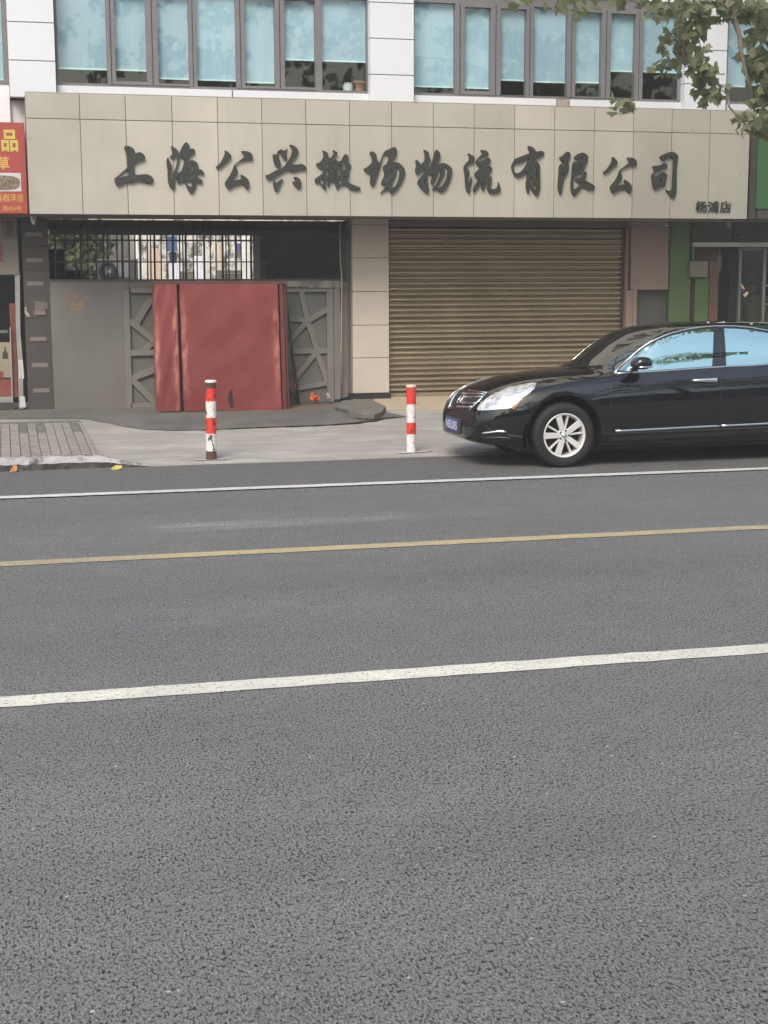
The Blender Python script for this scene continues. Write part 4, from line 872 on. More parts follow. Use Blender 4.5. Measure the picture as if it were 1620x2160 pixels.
mb = MB(); fpoly(mb, [(-60, 800), (25, 800), (27, 836), (-60, 836)], Yd+.012, .004); fpoly(mb, [(-20, 784), (7, 784), (8, 797), (-20, 797)], Yd+.0105, .0012); mb.build('red_poster', mat('red_poster', (.20, .055, .045), .6, var=.2, vs=9), LS)
mb = MB(); fpoly(mb, [(19, 640), (31, 640), (34, 720), (38, 838), (29, 838), (24, 720)], Yd+.010, .004); mb.build('red_strip', mat('red_strip_print', (.17, .05, .038), .6, var=.3, vs=12), LS)
mb = MB(); fpoly(mb, [(41.5, 836), (52, 836), (54.5, 859), (42.5, 859)], Yd-.014, .003); fpoly(mb, [(39, 759), (48, 759), (51, 798), (46, 800), (44.5, 775), (44, 798), (40, 798)], Yd-.014, .003); mb.build('sticker', mat('white_sticker', (.46, .48, .48), .6), LS)
mb = MB(); fbox(mb, -70, 697, 16, 703, Yd+.4, .1); mb.build('glass_highlight', mat('green_highlight', (.35, .50, .46), .3), LS)  # solid strip coloured as the green highlight in the door glass
mb = MB(); fbox(mb, -120, 460, 60, 850, Yd+1.5, .05); mb.build('shop_interior', M['dark'], LS)
mb = MB(); fbox(mb, -70, 850, 31, 866, Yd-.02, .2); mb.build('doorstep', mat('dark_step', (.05, .05, .048), .8), LS)
OP = thing('transom_panel', 'cream transom panel with worn red characters over the glazed shop door', 'panel', (-.2, 20, 1.98))
mb = MB(); fbox(mb, -70, 459, 38, 578, Yd-.03, .04); mb.build('board', mat('dull_cream_board', (.19, .175, .15), .7, var=.1), OP)
mb = MB()
fpoly(mb, [(-8, 515), (3, 512), (4, 530), (-8, 532)], Yd-.036, .004); fpoly(mb, [(-8, 535), (8, 533), (5, 545), (9, 556), (3, 551), (-8, 553)], Yd-.036, .004)
mb.build('red_characters', mat('worn_red_print', (.21, .06, .055), .6), OP)
mb = MB()
fpoly(mb, [(2, 459), (8, 459), (12, 498), (33, 498), (34, 459), (36, 459), (36, 504), (9, 504)], Yd-.04, .008); mb.build('mauve_trim', mat('mauve_trim', (.14, .125, .135), .6), OP)
mb = MB(); fpoly(mb, [(12, 466), (27, 466), (27, 500), (13, 500)], Yd-.037, .005); mb.build('dark_red_card', mat('dark_red_card', (.11, .07, .075), .7), OP)
fl = thing('torn_flyers', 'torn paper flyers stuck on the dark tiled pier', 'flyers', at(80, 665, 19.98))
for pts, c in (([(52, 648), (57, 647), (56, 656), (61, 661), (64, 668), (58, 669), (52, 660)], (.30, .28, .25)), ([(73, 634), (100, 638), (101, 652), (74, 656)], (.14, .13, .12)), ([(72, 656), (95, 654), (96, 664), (73, 665)], (.20, .16, .15))):
    mb = MB(); fpoly(mb, pts, 19.984, .004); mb.build('flyer', mat('flyer_paper', c, .9, var=.25, vs=14), fl)
# scraps of plaster hanging under the sign
for px__, nm in (((63, 455), 'at the banner end of the long sign'), ((1530, 463), 'under the small characters of the long sign')):
    o = thing('torn_strip', 'torn pale strip hanging below the edge %s' % nm, 'strip', at(px__[0]+6, px__[1], 19.2), 'torn strips under the long sign')
    mb = MB(); x, y = px__; fpoly(mb, [(x, y), (x+12, y), (x+13, y+12), (x+9, y+20), (x+4, y+15)], 19.2, .01); mb.build('strip', mat('torn_plaster', (.20, .195, .18), .9), o)

# ------------------------------------------------------------------ green shop front beyond the pinkish pillar
YS2 = 20.0
GS = thing('green_shopfront', 'green panelled shop front with a metal awning rail and glass door behind the black car', 'shop front', (10.2, YS2, .2))
grn = mat('dull_green_panel', (.088, .150, .062), .55, var=.10, vs=2)
mb = MB(); fbox(mb, 1411, 463, 1455, 842, YS2, .1); fbox(mb, 1455, 463, 1463, 550, YS2, .1); fbox(mb, 1463, 586, 1492, 842, YS2+.02, .1); mb.build('green_panel', grn, GS, bevel=.004)
mb = MB(); fbox(mb, 1455.5, 551, 1462.5, 842, YS2+.05, .1); fbox(mb, 1464, 521, 1512, 552, YS2+.12, .1); mb.build('brown_channel', mat('dark_brown_channel', (.07, .052, .042), .7, var=.15), GS)
mb = MB(); fbox(mb, 1456, 551, 1493, 585, YS2-.06, .10); mb.build('notice_box', mat('tan_notice_box', (.20, .18, .145), .7, var=.06), GS, bevel=.004)
mb = MB(); fbox(mb, 1493.5, 552, 1511, 842, YS2+.04, .09); mb.build('brown_jamb', mat('brown_jamb', (.155, .085, .062), .6, var=.1, vs=3), GS)
mb = MB(); fpoly(mb, [(1497, 538), (1523, 538), (1522, 562), (1520, 572), (1511.5, 572), (1511.5, 552), (1497, 548)], YS2+.14, .01); mb.build('notice', mat('grey_notice', (.15, .155, .14), .8), GS)
mb = MB(); fbox(mb, 1464, 463, 1720, 511, YS2+.05, .08); mb.build('transom', mat('dim_grey_transom', (.105, .102, .095), .7, var=.12, vs=2), GS)
mb = MB(); fbox(mb, 1537, 463, 1543, 511, YS2+.03, .03); c0 = at(1555, 496, YS2); mb.lathe([(.03, .02), (.055, 0), (.06, .04), (.03, .05)], c0, 'y', 20, True); mb.build('vent', M['dim'], GS)
mb = MB(); fbox(mb, 1463, 511, 1720, 520.5, YS2-.10, .16); mb.build('awning_rail', mat('pale_metal_rail', (.40, .41, .37), .35, .5, var=.15, vs=2), GS, bevel=.01)
mb = MB(); mb.tube([at(1464.5, 480, YS2-.02), at(1462, 551, YS2-.02)], .012, 8); mb.build('thin_rail', mat('thin_rail', (.25, .25, .22), .4, .5), GS, smooth=True)
mb = MB(); fbox(mb, 1511, 521, 1720, 842, YS2+2.2, .1); fbox(mb, 1511, 521, 1513, 842, YS2+.13, 2.0); mb.build('shop_interior', M['dim'], GS)
mb = MB(); fbox(mb, 1536, 521, 1560, 842, YS2+.5, .04); mb.build('door_leaf', mat('dark_olive_leaf', (.055, .056, .046), .6), GS)
mb = MB()
for r in ((1556, 522, 1560.5, 842), (1607, 524, 1612, 842), (1560.5, 522, 1607, 528), (1612, 600, 1700, 604), (1612, 640, 1700, 643)): fbox(mb, *r, YS2+.10, .05)
df = mb.build('glass_door_frame', mat('aluminium_frame', (.24, .245, .235), .4, .4), GS, bevel=.003)
mb = MB(); fquad(mb, 1560.5, 528, 1607, 842, YS2+.12); sub(mb, 'glass', M['shop_glass'], df, GS, recalc=False)
mb = MB(); fpoly(mb, [(1561, 597), (1565, 599), (1572, 610), (1566, 609)], YS2+.105, .004); fpoly(mb, [(1568, 621), (1576, 615), (1580, 617), (1576, 623), (1571, 627)], YS2+.105, .004); sub(mb, 'orange_sticker', mat('orange_white_print', (.75, .52, .33), .5), df, GS)
mb = MB(); fpoly(mb, [(1560.6, 610), (1578, 612), (1568, 620), (1561, 619)], YS2+.107, .003); sub(mb, 'violet_sticker', mat('violet_print', (.07, .055, .10), .5), df, GS)
for k, (x, y) in enumerate(((1622, 560), (1640, 590), (1618, 625), (1636, 632), (1625, 668))):
    mb = MB(); fbox(mb, x, y, x+9+k % 3*4, y+14, YS2+1.2, .15); mb.build('shelf_goods', mat('dull_goods', (.13, .10+.02*k, .09), .7, var=.4, vs=14), GS, bevel=.01)
# grey return and green sign beyond the long sign
NS = thing('green_sign', 'green sign board in a dark grey frame past the end of the long beige sign', 'sign', (11, 19.3, 2.7))
mb = MB(); fbox(mb, 1597, 262, 1760, 441, 19.28, .1); mb.build('green_board', mat('green_sign_board', (.052, .135, .062), .45, var=.06), NS)
mb = MB(); fbox(mb, 1582, 256, 1596.5, 462, 19.30, .3); fbox(mb, 1596.5, 441.5, 1760, 462, 19.30, .3); mb.build('frame', mat('dark_grey_frame', (.075, .072, .07), .6), NS)
mb = MB(); fbox(mb, 1590, 228, 1760, 255, 19.32, .3); mb.build('top_panel', mat('pale_pink_panel', (.46, .43, .41), .6), NS)
# person in the shop
PR = thing('person', 'person in an olive top with short dark hair standing behind the glass shop door', 'person', (at(1586, 640, 20.9).x, 20.9, .26))
def figure(root):
    x, y, z = root.location
    P = [(0, 0, .92, .135, .10), (0, 0, 1.12, .125, .095), (0, .01, 1.30, .155, .10), (0, .02, 1.41, .07, .065), (0, .01, 1.47, .05, .05), (0, -.01, 1.56, .075, .09), (0, -.01, 1.64, .07, .085),
         (-.17, .01, 1.36, .055, .055), (-.24, -.02, 1.10, .045, .045), (-.20, -.16, .92, .035, .035), (.17, .01, 1.36, .055, .055), (.25, .0, 1.10, .045, .045), (.22, -.12, .90, .035, .035),
         (-.09, 0, .86, .09, .09), (-.10, 0, .48, .06, .06), (-.10, .02, .08, .042, .042), (-.10, -.12, .03, .04, .03), (.09, 0, .86, .09, .09), (.10, .02, .48, .06, .06), (.10, .05, .08, .042, .042), (.10, -.09, .03, .04, .03)]
    E = [(0, 1), (1, 2), (2, 3), (3, 4), (4, 5), (5, 6), (2, 7), (7, 8), (8, 9), (2, 10), (10, 11), (11, 12), (0, 13), (13, 14), (14, 15), (15, 16), (0, 17), (17, 18), (18, 19), (19, 20)]
    me = bpy.data.meshes.new('body'); me.from_pydata([p[:3] for p in P], E, []); o = link('body', me, root)
    sk = o.modifiers.new('skin', 'SKIN'); sk.use_smooth_shade = True
    for v, p in zip(me.skin_vertices[0].data, P): v.radius = p[3:]
    me.skin_vertices[0].data[0].use_root = True
    o.modifiers.new('sub', 'SUBSURF').render_levels = 2
    t = NT('person_clothes'); sx = t.n('ShaderNodeSeparateXYZ'); t.l(t.coord(), sx.inputs[0])
    r = t.ramp(sx.outputs['Z'], [(0, (.03, .03, .035)), (.46, (.13, .115, .035)), (.715, (.19, .11, .075)), (.79, (.018, .016, .015))], 'CONSTANT')
    m_ = t.n('ShaderNodeMath', operation='MULTIPLY'); m_.inputs[1].default_value = .5; t.l(sx.outputs['Z'], m_.inputs[0]); 
    t.l(m_.outputs[0], r.node.inputs[0]); t.set(r, .8); me.materials.append(t.m)
    mb = MB(); n = 14; v = []
    for j in range(7):
        a = -.35+ (math.pi/2+.35)*j/6
        for k in range(n): q = 2*math.pi*k/n; v.append((x+.083*math.cos(a)*math.cos(q), y-.012+.098*math.cos(a)*math.sin(q), z+1.60+.10*math.sin(a)))
    mb.add(v, [(j*n+k, j*n+(k+1) % n, (j+1)*n+(k+1) % n, (j+1)*n+k) for j in range(6) for k in range(n)]); mb.build('hair', mat('dark_hair', (.014, .012, .011), .6), root, smooth=True)
figure(PR)

# ------------------------------------------------------------------ bollards
def bollard(label, base, top, h, r, bands, chip, lean):
    o = thing('bollard', label, 'bollard', base, 'striped bollards along the kerb')
    o.rotation_euler = (0, lean, 0)
    t = NT('bollard_paint'); sx = t.n('ShaderNodeSeparateXYZ'); t.l(t.coord(), sx.inputs[0])
    m_ = t.n('ShaderNodeMath', operation='MULTIPLY_ADD'); m_.inputs[1].default_value = 1/h; t.l(sx.outputs['Z'], m_.inputs[0])
    w_ = t.n('ShaderNodeMath', operation='MULTIPLY'); w_.inputs[1].default_value = .03; t.l(t.noise(9, 4, .7), w_.inputs[0]); t.l(w_.outputs[0], m_.inputs[2])
    red_, wh, ru = (.62, .045, .028), (.66, .66, .66), (.085, .048, .028)
    cols = {'r': red_, 'w': wh, 'b': ru}
    col = t.ramp(m_.outputs[0], [(p, cols[c]) for p, c in bands], 'CONSTANT')
    col = t.mix(1.0, col, t.ramp(t.noise(26, 4, .7), [(.3, .78), (.6, 1.05)]), 'MULTIPLY')
    fl_ = t.ramp(t.noise(15, 5, .62, (1.6, 1.6, .55)), [(chip, 0.0), (chip+.02, 1.0)])
    col = t.mix(fl_, col, ru); t.set(col, .5, 0, .4); t.bump(fl_, .4, .003)
    z0 = base[2]; c = (base[0], base[1], 0); mb = MB()
    mb.lathe([(0, z0-.02), (r*.99, z0-.02), (r, z0+.05), (r*.985, z0+h*.5), (r, z0+h-.005), (r*.99, z0+h), (0, z0+h)], c, n=28); mb.build('post', t.m, o, smooth=False, bevel=.002)
    mb = MB(); mb.lathe([(0, z0+h+.001), (r*1.06, z0+h+.001), (r*1.10, z0+h+.012), (r*1.02, z0+h+.026), (0, z0+h+.03)], c, n=28); mb.build('cap', mat('chipped_white_cap', top, .5, var=.1, vs=12), o)
    return o
b1 = gp(446, 969, zramp); b2 = gp(867.5, 954, zramp)
bollard('taller red and white bollard with a rusty bare foot, in front of the red hoarding', b1, (.70, .70, .70), .82, .056, [(0, 'b'), (.125, 'w'), (.355, 'r'), (.56, 'w'), (.775, 'r'), (.94, 'b')], .575, .012)
bollard('shorter red and white bollard in front of the roller shutter near the car nose', b2, (.55, .53, .50), .72, .053, [(0, 'w'), (.295, 'r'), (.475, 'w'), (.755, 'r')], .62, .0)

# ------------------------------------------------------------------ litter
def litter(name, label, cat, p, pts, c, h, thick=False):
    o = thing(name, label, cat, p); mb = MB(); n = len(pts)
    v = [(p.x+x, p.y+y, p.z+.004+z) for x, y, z in pts]; mb.add(v+[(p.x, p.y, p.z+h)], [(i, (i+1) % n, n) for i in range(n)]); mb.add(v, [list(range(n))])
    return mb.build('blade', mat(name+'_tone', c, .7, var=.25, vs=30), o)
def lp(s, up=.0, seed=1):
    r_ = random.Random(seed); return [(math.cos(q)*s*r_.uniform(.5, 1.1), math.sin(q)*s*.6*r_.uniform(.5, 1.1), up*max(0, math.sin(q+1))+r_.uniform(0, .01)) for q in [2*math.pi*k/11 for k in range(11)]]
litter('fallen_leaf', 'curled orange brown leaf in the gutter against the kerb', 'leaf', gp(29, 996)+Vector((0, -.03, 0)), lp(.05, .07, 3), (.45, .20, .07), .075)
litter('fallen_leaf', 'yellow leaf in the gutter where the kerb slopes down', 'leaf', gp(243, 990)+Vector((0, -.03, 0)), lp(.075, .03, 5), (.45, .38, .09), .045)
pr = gp(661, 842, zramp); pr.y = 19.86; pr.z = zramp(0, pr.y)
def crumple(name, label, cat, pts, Y, c, d=.09):
    o = thing(name, label, cat, at(pts[0][0], max(y for x, y in pts), Y)); mb = MB(); v = []; n = len(pts)
    cx_ = sum(x for x, y in pts)/n; cy_ = sum(y for x, y in pts)/n
    for s, dep in ((1, 0), (.75, -.04), (.4, -.055)):
        for i, (x, y) in enumerate(pts): q = at(cx_+(x-cx_)*s+(rnd.uniform(-2, 2) if s < 1 else 0), cy_+(y-cy_)*s+(rnd.uniform(-2, 2) if s < 1 else 0), Y); v.append((q.x, Y+dep+rnd.uniform(-.02, .02), q.z))
    q = at(cx_, cy_, Y); v.append((q.x, Y-.05, q.z))
    mb.add(v, [(j*n+i, j*n+(i+1) % n, (j+1)*n+(i+1) % n, (j+1)*n+i) for j in range(2) for i in range(n)]+[(2*n+i, 2*n+(i+1) % n, 3*n) for i in range(n)])
    return mb.build('cloth', mat(name+'_cloth', c, .8, var=.3, vs=20), o)
crumple('rag', 'crumpled orange rag on the ground at the foot of the lattice gate', 'rag', [(650, 843), (653, 838), (656, 829), (661, 827), (664, 833), (671, 834), (676, 838), (673, 845), (664, 846), (657, 844)], 19.85, (.55, .13, .03))
crumple('ribbon', 'small orange ribbon tied low on the dark rods by the red hoarding', 'ribbon', [(617, 805), (620, 806), (621, 818), (624, 822), (621, 824), (618, 815)], 19.78, (.50, .11, .03))
crumple('plastic_bag', 'small whitish plastic bag at the foot of the lattice gate frame', 'bag', [(688, 830), (692, 829), (695, 838), (694, 843), (690, 842)], 19.85, (.42, .40, .37))

# ------------------------------------------------------------------ black saloon car
XN, YC = 4.56, 14.97
CAR = thing('parked_car', 'black saloon car with chrome window trim and a blue plate standing at the kerb', 'car', (XN+2.42, YC, 0))
def itp(tab, u):
    if u <= tab[0][0]: return tab[0][1]
    if u >= tab[-1][0]: return tab[-1][1]
    for i in range(len(tab)-1):
        if tab[i][0] <= u <= tab[i+1][0]: break
    def d(k):
        if k <= 0 or k >= len(tab)-1: a, b = (0, 1) if k <= 0 else (len(tab)-2, len(tab)-1); return (tab[b][1]-tab[a][1])/(tab[b][0]-tab[a][0])
        s1 = (tab[k][1]-tab[k-1][1])/(tab[k][0]-tab[k-1][0]); s2 = (tab[k+1][1]-tab[k][1])/(tab[k+1][0]-tab[k][0])
        return 0 if s1*s2 <= 0 else 2*s1*s2/(s1+s2)
    (u0, v0), (u1, v1) = tab[i], tab[i+1]; h = u1-u0; t = (u-u0)/h
    return (2*t**3-3*t*t+1)*v0+(t**3-2*t*t+t)*h*d(i)+(-2*t**3+3*t*t)*v1+(t**3-t*t)*h*d(i+1)
TZC = [(0,.46),(.02,.53),(.05,.59),(.09,.65),(.14,.705),(.2,.745),(.3,.79),(.45,.845),(.74,.912),(1.13,.953),(1.36,.972),(1.6,1.10),(1.85,1.25),(2.1,1.365),(2.3,1.412),(2.5,1.436),(2.94,1.454),(3.4,1.447),(3.75,1.42),(4.0,1.33),(4.25,1.19),(4.42,1.10),(4.6,1.075),(4.78,1.04),(4.83,.9),(4.85,.75)]
TZS = [(0,.43),(.02,.49),(.05,.545),(.10,.605),(.165,.66),(.22,.69),(.34,.74),(.65,.82),(1.0,.875),(1.3,.915),(1.55,.942),(2.6,.99),(3.3,1.03),(4.0,1.065),(4.6,1.05),(4.78,1.0),(4.85,.72)]
THW = [(0,.40),(.02,.50),(.05,.58),(.10,.66),(.165,.725),(.22,.762),(.34,.815),(.65,.868),(1.0,.888),(1.5,.897),(2.4,.90),(3.4,.895),(4.2,.865),(4.6,.80),(4.78,.71),(4.85,.6)]
TZB = [(0,.31),(.02,.275),(.08,.25),(.3,.225),(.6,.20),(4.3,.21),(4.7,.28),(4.85,.42)]
TZA = [(1.5,.94),(1.56,.955),(1.78,1.145),(2.08,1.33),(2.40,1.40),(2.8,1.418),(3.3,1.378),(3.65,1.27),(3.95,1.13),(4.1,1.075)]
def section(u):
    zb, hw, zs, zc = itp(TZB, u), itp(THW, u), itp(TZS, u), itp(TZC, u)
    hs = hw*(.905 if u > .3 else .875+.1*u)
    hh = zs-zb
    low = [(0, zb), (hw*.6, zb), (hw*.90, zb+.006), (hw*.955, zb+.04*min(1, hh/.4)), (hw*.978, zb+hh*.22), (hw*.992, zb+hh*.38), (hw, zb+hh*.55), (hw*.998, zb+hh*.68), (hw*.980, zb+hh*.80), (hw*.95, zb+hh*.90), (hs, zs)]
    if u < 1.5 or u > 4.1:
        zA, hA = zs+.0, hs; side = [(hs-.012, zs+min(.008, (zc-zs)*.3))]; side = [(hs+(0)*k, zs) for k in range(0)]
        n = 5
        side = []
        top0y, top0z = hs, zs
    else:
        zA = max(itp(TZA, u), zs+.004); hA = hs-.012-(zA-zs)*.40
        top0y, top0z = hA, zA; n = 5
        side = []
        for k in range(1, n+1):
            s = k/n; side.append((hs-.012-(zA-zs)*s*.40+.018*math.sin(s*math.pi)*min(1, (zA-zs)/.3), zs+(zA-zs)*s))
    if not side:
        side = [(hs-hs*.006*k, zs+(zc-zs)*(1-(1-.006*k)**2.4)) for k in range(1, n+1)]
        top0y, top0z = side[-1]
    top = []
    m = 12; ex = 2.4
    for k in range(1, m+1):
        y = top0y*math.cos(k/m*math.pi/2); top.append((y, top0z+(zc-top0z)*(1-(y/top0y)**ex)))
    return low+side+top
us = [0, .008, .02, .035, .05, .07, .09, .115, .14, .17, .2, .25, .3, .36, .45, .55, .65, .8, .95, 1.1, 1.22, 1.3, 1.36, 1.42, 1.48, 1.5, 1.53, 1.56, 1.6, 1.66, 1.72, 1.78, 1.85, 1.92, 2.0, 2.08, 2.16, 2.24, 2.32, 2.4, 2.5, 2.65, 2.8, 3.0, 3.2, 3.4, 3.55, 3.7, 3.82, 3.95, 4.05, 4.1, 4.14, 4.25, 4.42, 4.6, 4.7, 4.78, 4.81, 4.83, 4.85]
secs = [section(u) for u in us]; NP = len(secs[0])
car = MB(); ring = []
vs = []; W = 2*NP-2
for u, sec in zip(us, secs):
    for (y, z) in sec: vs.append((XN+u, YC-y, z))
    for (y, z) in sec[-2:0:-1]: vs.append((XN+u, YC+y, z))
fs = [(i*W+k, i*W+(k+1) % W, (i+1)*W+(k+1) % W, (i+1)*W+k) for i in range(len(us)-1) for k in range(W)]
fs += [list(range(W)), list(range((len(us)-1)*W+W-1, (len(us)-1)*W-1, -1))]
BV = BVHTree.FromPolygons([Vector(v) for v in vs], fs[:-2]+[[0, k, k+1] for k in range(1, W-1)], epsilon=0)
car.add(vs, fs)
t = NT('black_car_paint'); t.set((.003, .0032, .005), .30, 0, .0); t.b.inputs['Coat Weight'].default_value = 1; t.b.inputs['Coat Roughness'].default_value = .015; t.b.inputs['Coat IOR'].default_value = 1.7
dust = t.ramp(t.noise(3, 6, .65), [(.3, .22), (.8, .36)]); t.l(dust, t.b.inputs['Roughness']); paint = t.m
body = car.build('body', paint, CAR, smooth=True)
WX = (5.475, 5.475+2.775); WZ = .335
def boolean(o, mb):
    c = mb.build('cutter', paint, CAR); md = o.modifiers.new('b', 'BOOLEAN'); md.operation = 'DIFFERENCE'; md.object = c; md.solver = 'EXACT'
    bpy.context.view_layer.update(); me = bpy.data.meshes.new_from_object(o.evaluated_get(bpy.context.evaluated_depsgraph_get()))
    o.modifiers.clear(); old = o.data; o.data = me; bpy.data.meshes.remove(old); me.name = 'body'; d_ = c.data; bpy.data.objects.remove(c); bpy.data.meshes.remove(d_)
for wx in WX:
    for sgn in (-1, 1):
        mb = MB(); y0, y1 = sorted((YC+sgn*.55, YC+sgn*1.2)); mb.lathe([(0, y0), (.405, y0), (.405, y1), (0, y1)], (wx, 0, WZ+.005), 'y', 48); boolean(body, mb)
for p in body.data.polygons: p.use_smooth = True
for wx in WX:
    for sgn in (-1, 1):
        mb = MB(); y0, y1 = YC+sgn*.52, YC+sgn*.865
        n = 28; v = []
        for k in range(n+1):
            q = -.25+(math.pi+.5)*k/n; v += [(wx+.399*math.cos(q), y0, WZ+.005+.399*math.sin(q)), (wx+.399*math.cos(q), y1, WZ+.005+.399*math.sin(q))]
        mb.add(v, [(2*k, 2*k+1, 2*k+3, 2*k+2) for k in range(n)])
        mb.build('arch_liner', M['black_plastic'], CAR)
mb = MB(); mb.box(XN+.5, XN+4.5, YC-.72, YC+.72, .17, .24); mb.build('underbody', M['black_plastic'], CAR)

def hit(x, y):
    v = ray(x, y).normalized(); r_ = BV.ray_cast(EYE, v)
    if r_[0] is None:
        tt = (YC-.9)/v.y; r_ = BV.find_nearest(EYE+v*tt)
    n = r_[1]
    if n.dot(v) > 0: n = -n
    return r_[0], n
def decal(name, outline, off, m, thick=.004, step=6.0, part=None, mirror=False, build=True):
    """a piece fitted to the body surface, its outline given by sight lines, standing proud by off"""
    bm = bmesh.new(); f = bm.faces.new([bm.verts.new((x, y, 0)) for x, y in outline]); bmesh.ops.triangulate(bm, faces=[f])
    for it in range(7):
        es = [e for e in bm.edges if (e.verts[0].co-e.verts[1].co).length > step]
        if not es: break
        bmesh.ops.subdivide_edges(bm, edges=es, cuts=1); bmesh.ops.triangulate(bm, faces=[q for q in bm.faces if len(q.verts) > 3])
    bm.verts.ensure_lookup_table(); v = []
    for q in bm.verts: p, n = hit(q.co.x, q.co.y); v.append(p+n*off)
    faces = [[w_.index for w_ in q.verts] for q in bm.faces]; bm.free()
    mb = MB(); mb.add(v, faces)
    if mirror:
        m2 = MB(); m2.add([Vector((p.x, 2*YC-p.y, p.z)) for p in v], [q[::-1] for q in faces])
        o2 = m2.build(name, m, CAR, smooth=True); o2.modifiers.new('solid', 'SOLIDIFY').thickness = thick; o2.modifiers['solid'].offset = 0
    o = mb.build(name, m, CAR, smooth=True)
    if part: o.parent = part
    if thick:
        bm = bmesh.new(); bm.from_mesh(o.data)
        for q in bm.faces:
            pass
        bm.to_mesh(o.data); bm.free()
        s = o.modifiers.new('solid', 'SOLIDIFY'); s.thickness = thick; s.offset = 0; o.modifiers.new('split', 'EDGE_SPLIT').split_angle = math.radians(50)
    return o
def trim(name, path, r, m, off=.004, n=8, flat=None, part=None, dens=12):
    P = []
    for a, b in zip(path[:-1], path[1:]):
        k = max(1, int(math.hypot(b[0]-a[0], b[1]-a[1])/dens))
        for i in range(k): P.append((a[0]+(b[0]-a[0])*i/k, a[1]+(b[1]-a[1])*i/k))
    P.append(path[-1]); v = []
    for x, y in P: p, nn = hit(x, y); v.append(p+nn*off)
    mb = MB(); mb.tube(v, r, n); o = mb.build(name, m, CAR, smooth=True)
    if part: o.parent = part
    return o
t = NT('tinted_car_glass'); t.set((.50, .70, .68), .012, 1.0, .5); tint = t.m
t = NT('windscreen_glass'); t.set((.012, .014, .014), .01, 0, 1.0); t.b.inputs['IOR'].default_value = 1.75; screen = t.m
seal = M['black_plastic']
W1 = [(1304,784),(1322,768),(1340.5,750),(1356,738),(1372.6,727),(1392,717),(1412.7,709.8),(1440,702.5),(1461,698.5),(1484,695.5),(1505,694),(1503.5,735),(1501.5,773),(1450,776.5),(1400,780),(1350,783)]
W2 = [(1527,693.5),(1552,694),(1576.5,696),(1605,700.5),(1640,707),(1700,723),(1752,743),(1775,755),(1700,761),(1620,767.5),(1575,770),(1531.5,771.5),(1530,735)]
def grow(p, k):
    cx_ = sum(x for x, y in p)/len(p); cy_ = sum(y for x, y in p)/len(p)
    return [(x+(4 if x > cx_ else -4)*k*.6, y+(3 if y > cy_ else -3)*k) for x, y in p]
ws1 = decal('side_window', W1, .005, tint, .004, 8, mirror=True); ws2 = decal('side_window', W2, .005, tint, .004, 8, mirror=True)
decal('window_seal', [(1298,787)]+[(x, y-4.5) for x, y in W1[1:11]]+[(1552,688.5),(1576,691),(1605,695.5),(1640,702),(1700,718),(1752,738),(1790,757),(1700,765),(1620,771),(1500,777)], .0025, seal, .002, 8, mirror=True)
bp = decal('centre_pillar', [(1506.5,693),(1526,693),(1529.5,735),(1531,772),(1502.5,774),(1504.8,735)], .0045, paint, .004, 8, mirror=True)
trim('pillar_gap', [(1517,693),(1519,735),(1519,772)], .0035, seal, .006, part=bp)
trim('chrome_trim', [(1297,787),(1306,777),(1322,762),(1340,745.5),(1356,733),(1372,722.5),(1392,712.5),(1412,704.5),(1440,697),(1461,693),(1484,690),(1505,688.5),(1527,688),(1552,688.5),(1577,690.5),(1605,695),(1640,701.5),(1700,717),(1755,738)], .009, M['chrome'], .006)
trim('chrome_trim', [(1296,788.5),(1350,785.5),(1400,782.5),(1450,779),(1502,775.5),(1531,773.5),(1575,772),(1620,769),(1700,763),(1780,756)], .010, M['chrome'], .005)
# windscreen: the body surface between the pillars
def surf_patch(name, u0, u1, k0, m, off, nu=16):
    mb = MB(); v = []; cols = list(range(k0, NP))
    for i in range(nu+1):
        u = u0+(u1-u0)*i/nu; sec = section(u)
        ln = [(-sec[k][0], sec[k][1]) for k in cols]+[(sec[k][0], sec[k][1]) for k in cols[-2::-1]]
        for y, z in ln: v.append(Vector((XN+u, YC+y, z)))
    n = len(cols)*2-1; mb.add(v, [(i*n+k, i*n+k+1, (i+1)*n+k+1, (i+1)*n+k) for i in range(nu) for k in range(n-1)])
    o = mb.build(name, m, CAR, smooth=True)
    for q in o.data.vertices:
        r_ = BV.find_nearest(q.co+CAR.location); nn = r_[1]
        if nn.z < 0: nn = -nn
        q.co += nn*off
    return o
surf_patch('windscreen', 1.40, 2.24, 18, screen, .005)
surf_patch('rear_screen', 3.80, 4.30, 18, screen, .005)
mb = MB()
for a, b in (((1188, 776), (1240, 772)), ((1200, 778), (1272, 773))):
    v = []
    for i in range(9): s = i/8; p, nn = hit(a[0]+(b[0]-a[0])*s, a[1]+(b[1]-a[1])*s); v.append(p+nn*.012)
    mb.tube(v, .006, 6)
mb.build('wiper', seal, CAR, smooth=True)
# lamps, grille, trims
t = NT('headlamp_lens'); t.set(t.ramp(t.noise(16, 4, .7, (.5, 1, 1.6)), [(.34, (.30, .31, .33)), (.5, (.62, .64, .67)), (.66, (.85, .86, .88))]), .08, .55, .8); t.b.inputs['Coat Weight'].default_value = 1
HLP = [(1007,864),(1013,855),(1023.7,844.8),(1034,836),(1046,829),(1064,821),(1083,815.5),(1109.6,810.5),(1124,809),(1131.9,810),(1127.4,821),(1112.6,833),(1101,840),(1090,850),(1077,861),(1053,863.5),(1031,865.6),(1012,866.5)]
hl = decal('headlight', HLP, .006, t.m, .006, 5, mirror=True)
decal('indicator_lens', [(1077,861),(1090,850),(1098,845),(1090,856),(1084,864)], .007, mat('amber_lens', (.40, .15, .05), .2), .004, 4, part=hl)
decal('bumper_matte_patch', [(943,868),(998,867),(1003,876),(990,884),(968,884),(941,883)], .0028, seal, .002, 5)  # matte patch added over the painted nose to dull a red reflection
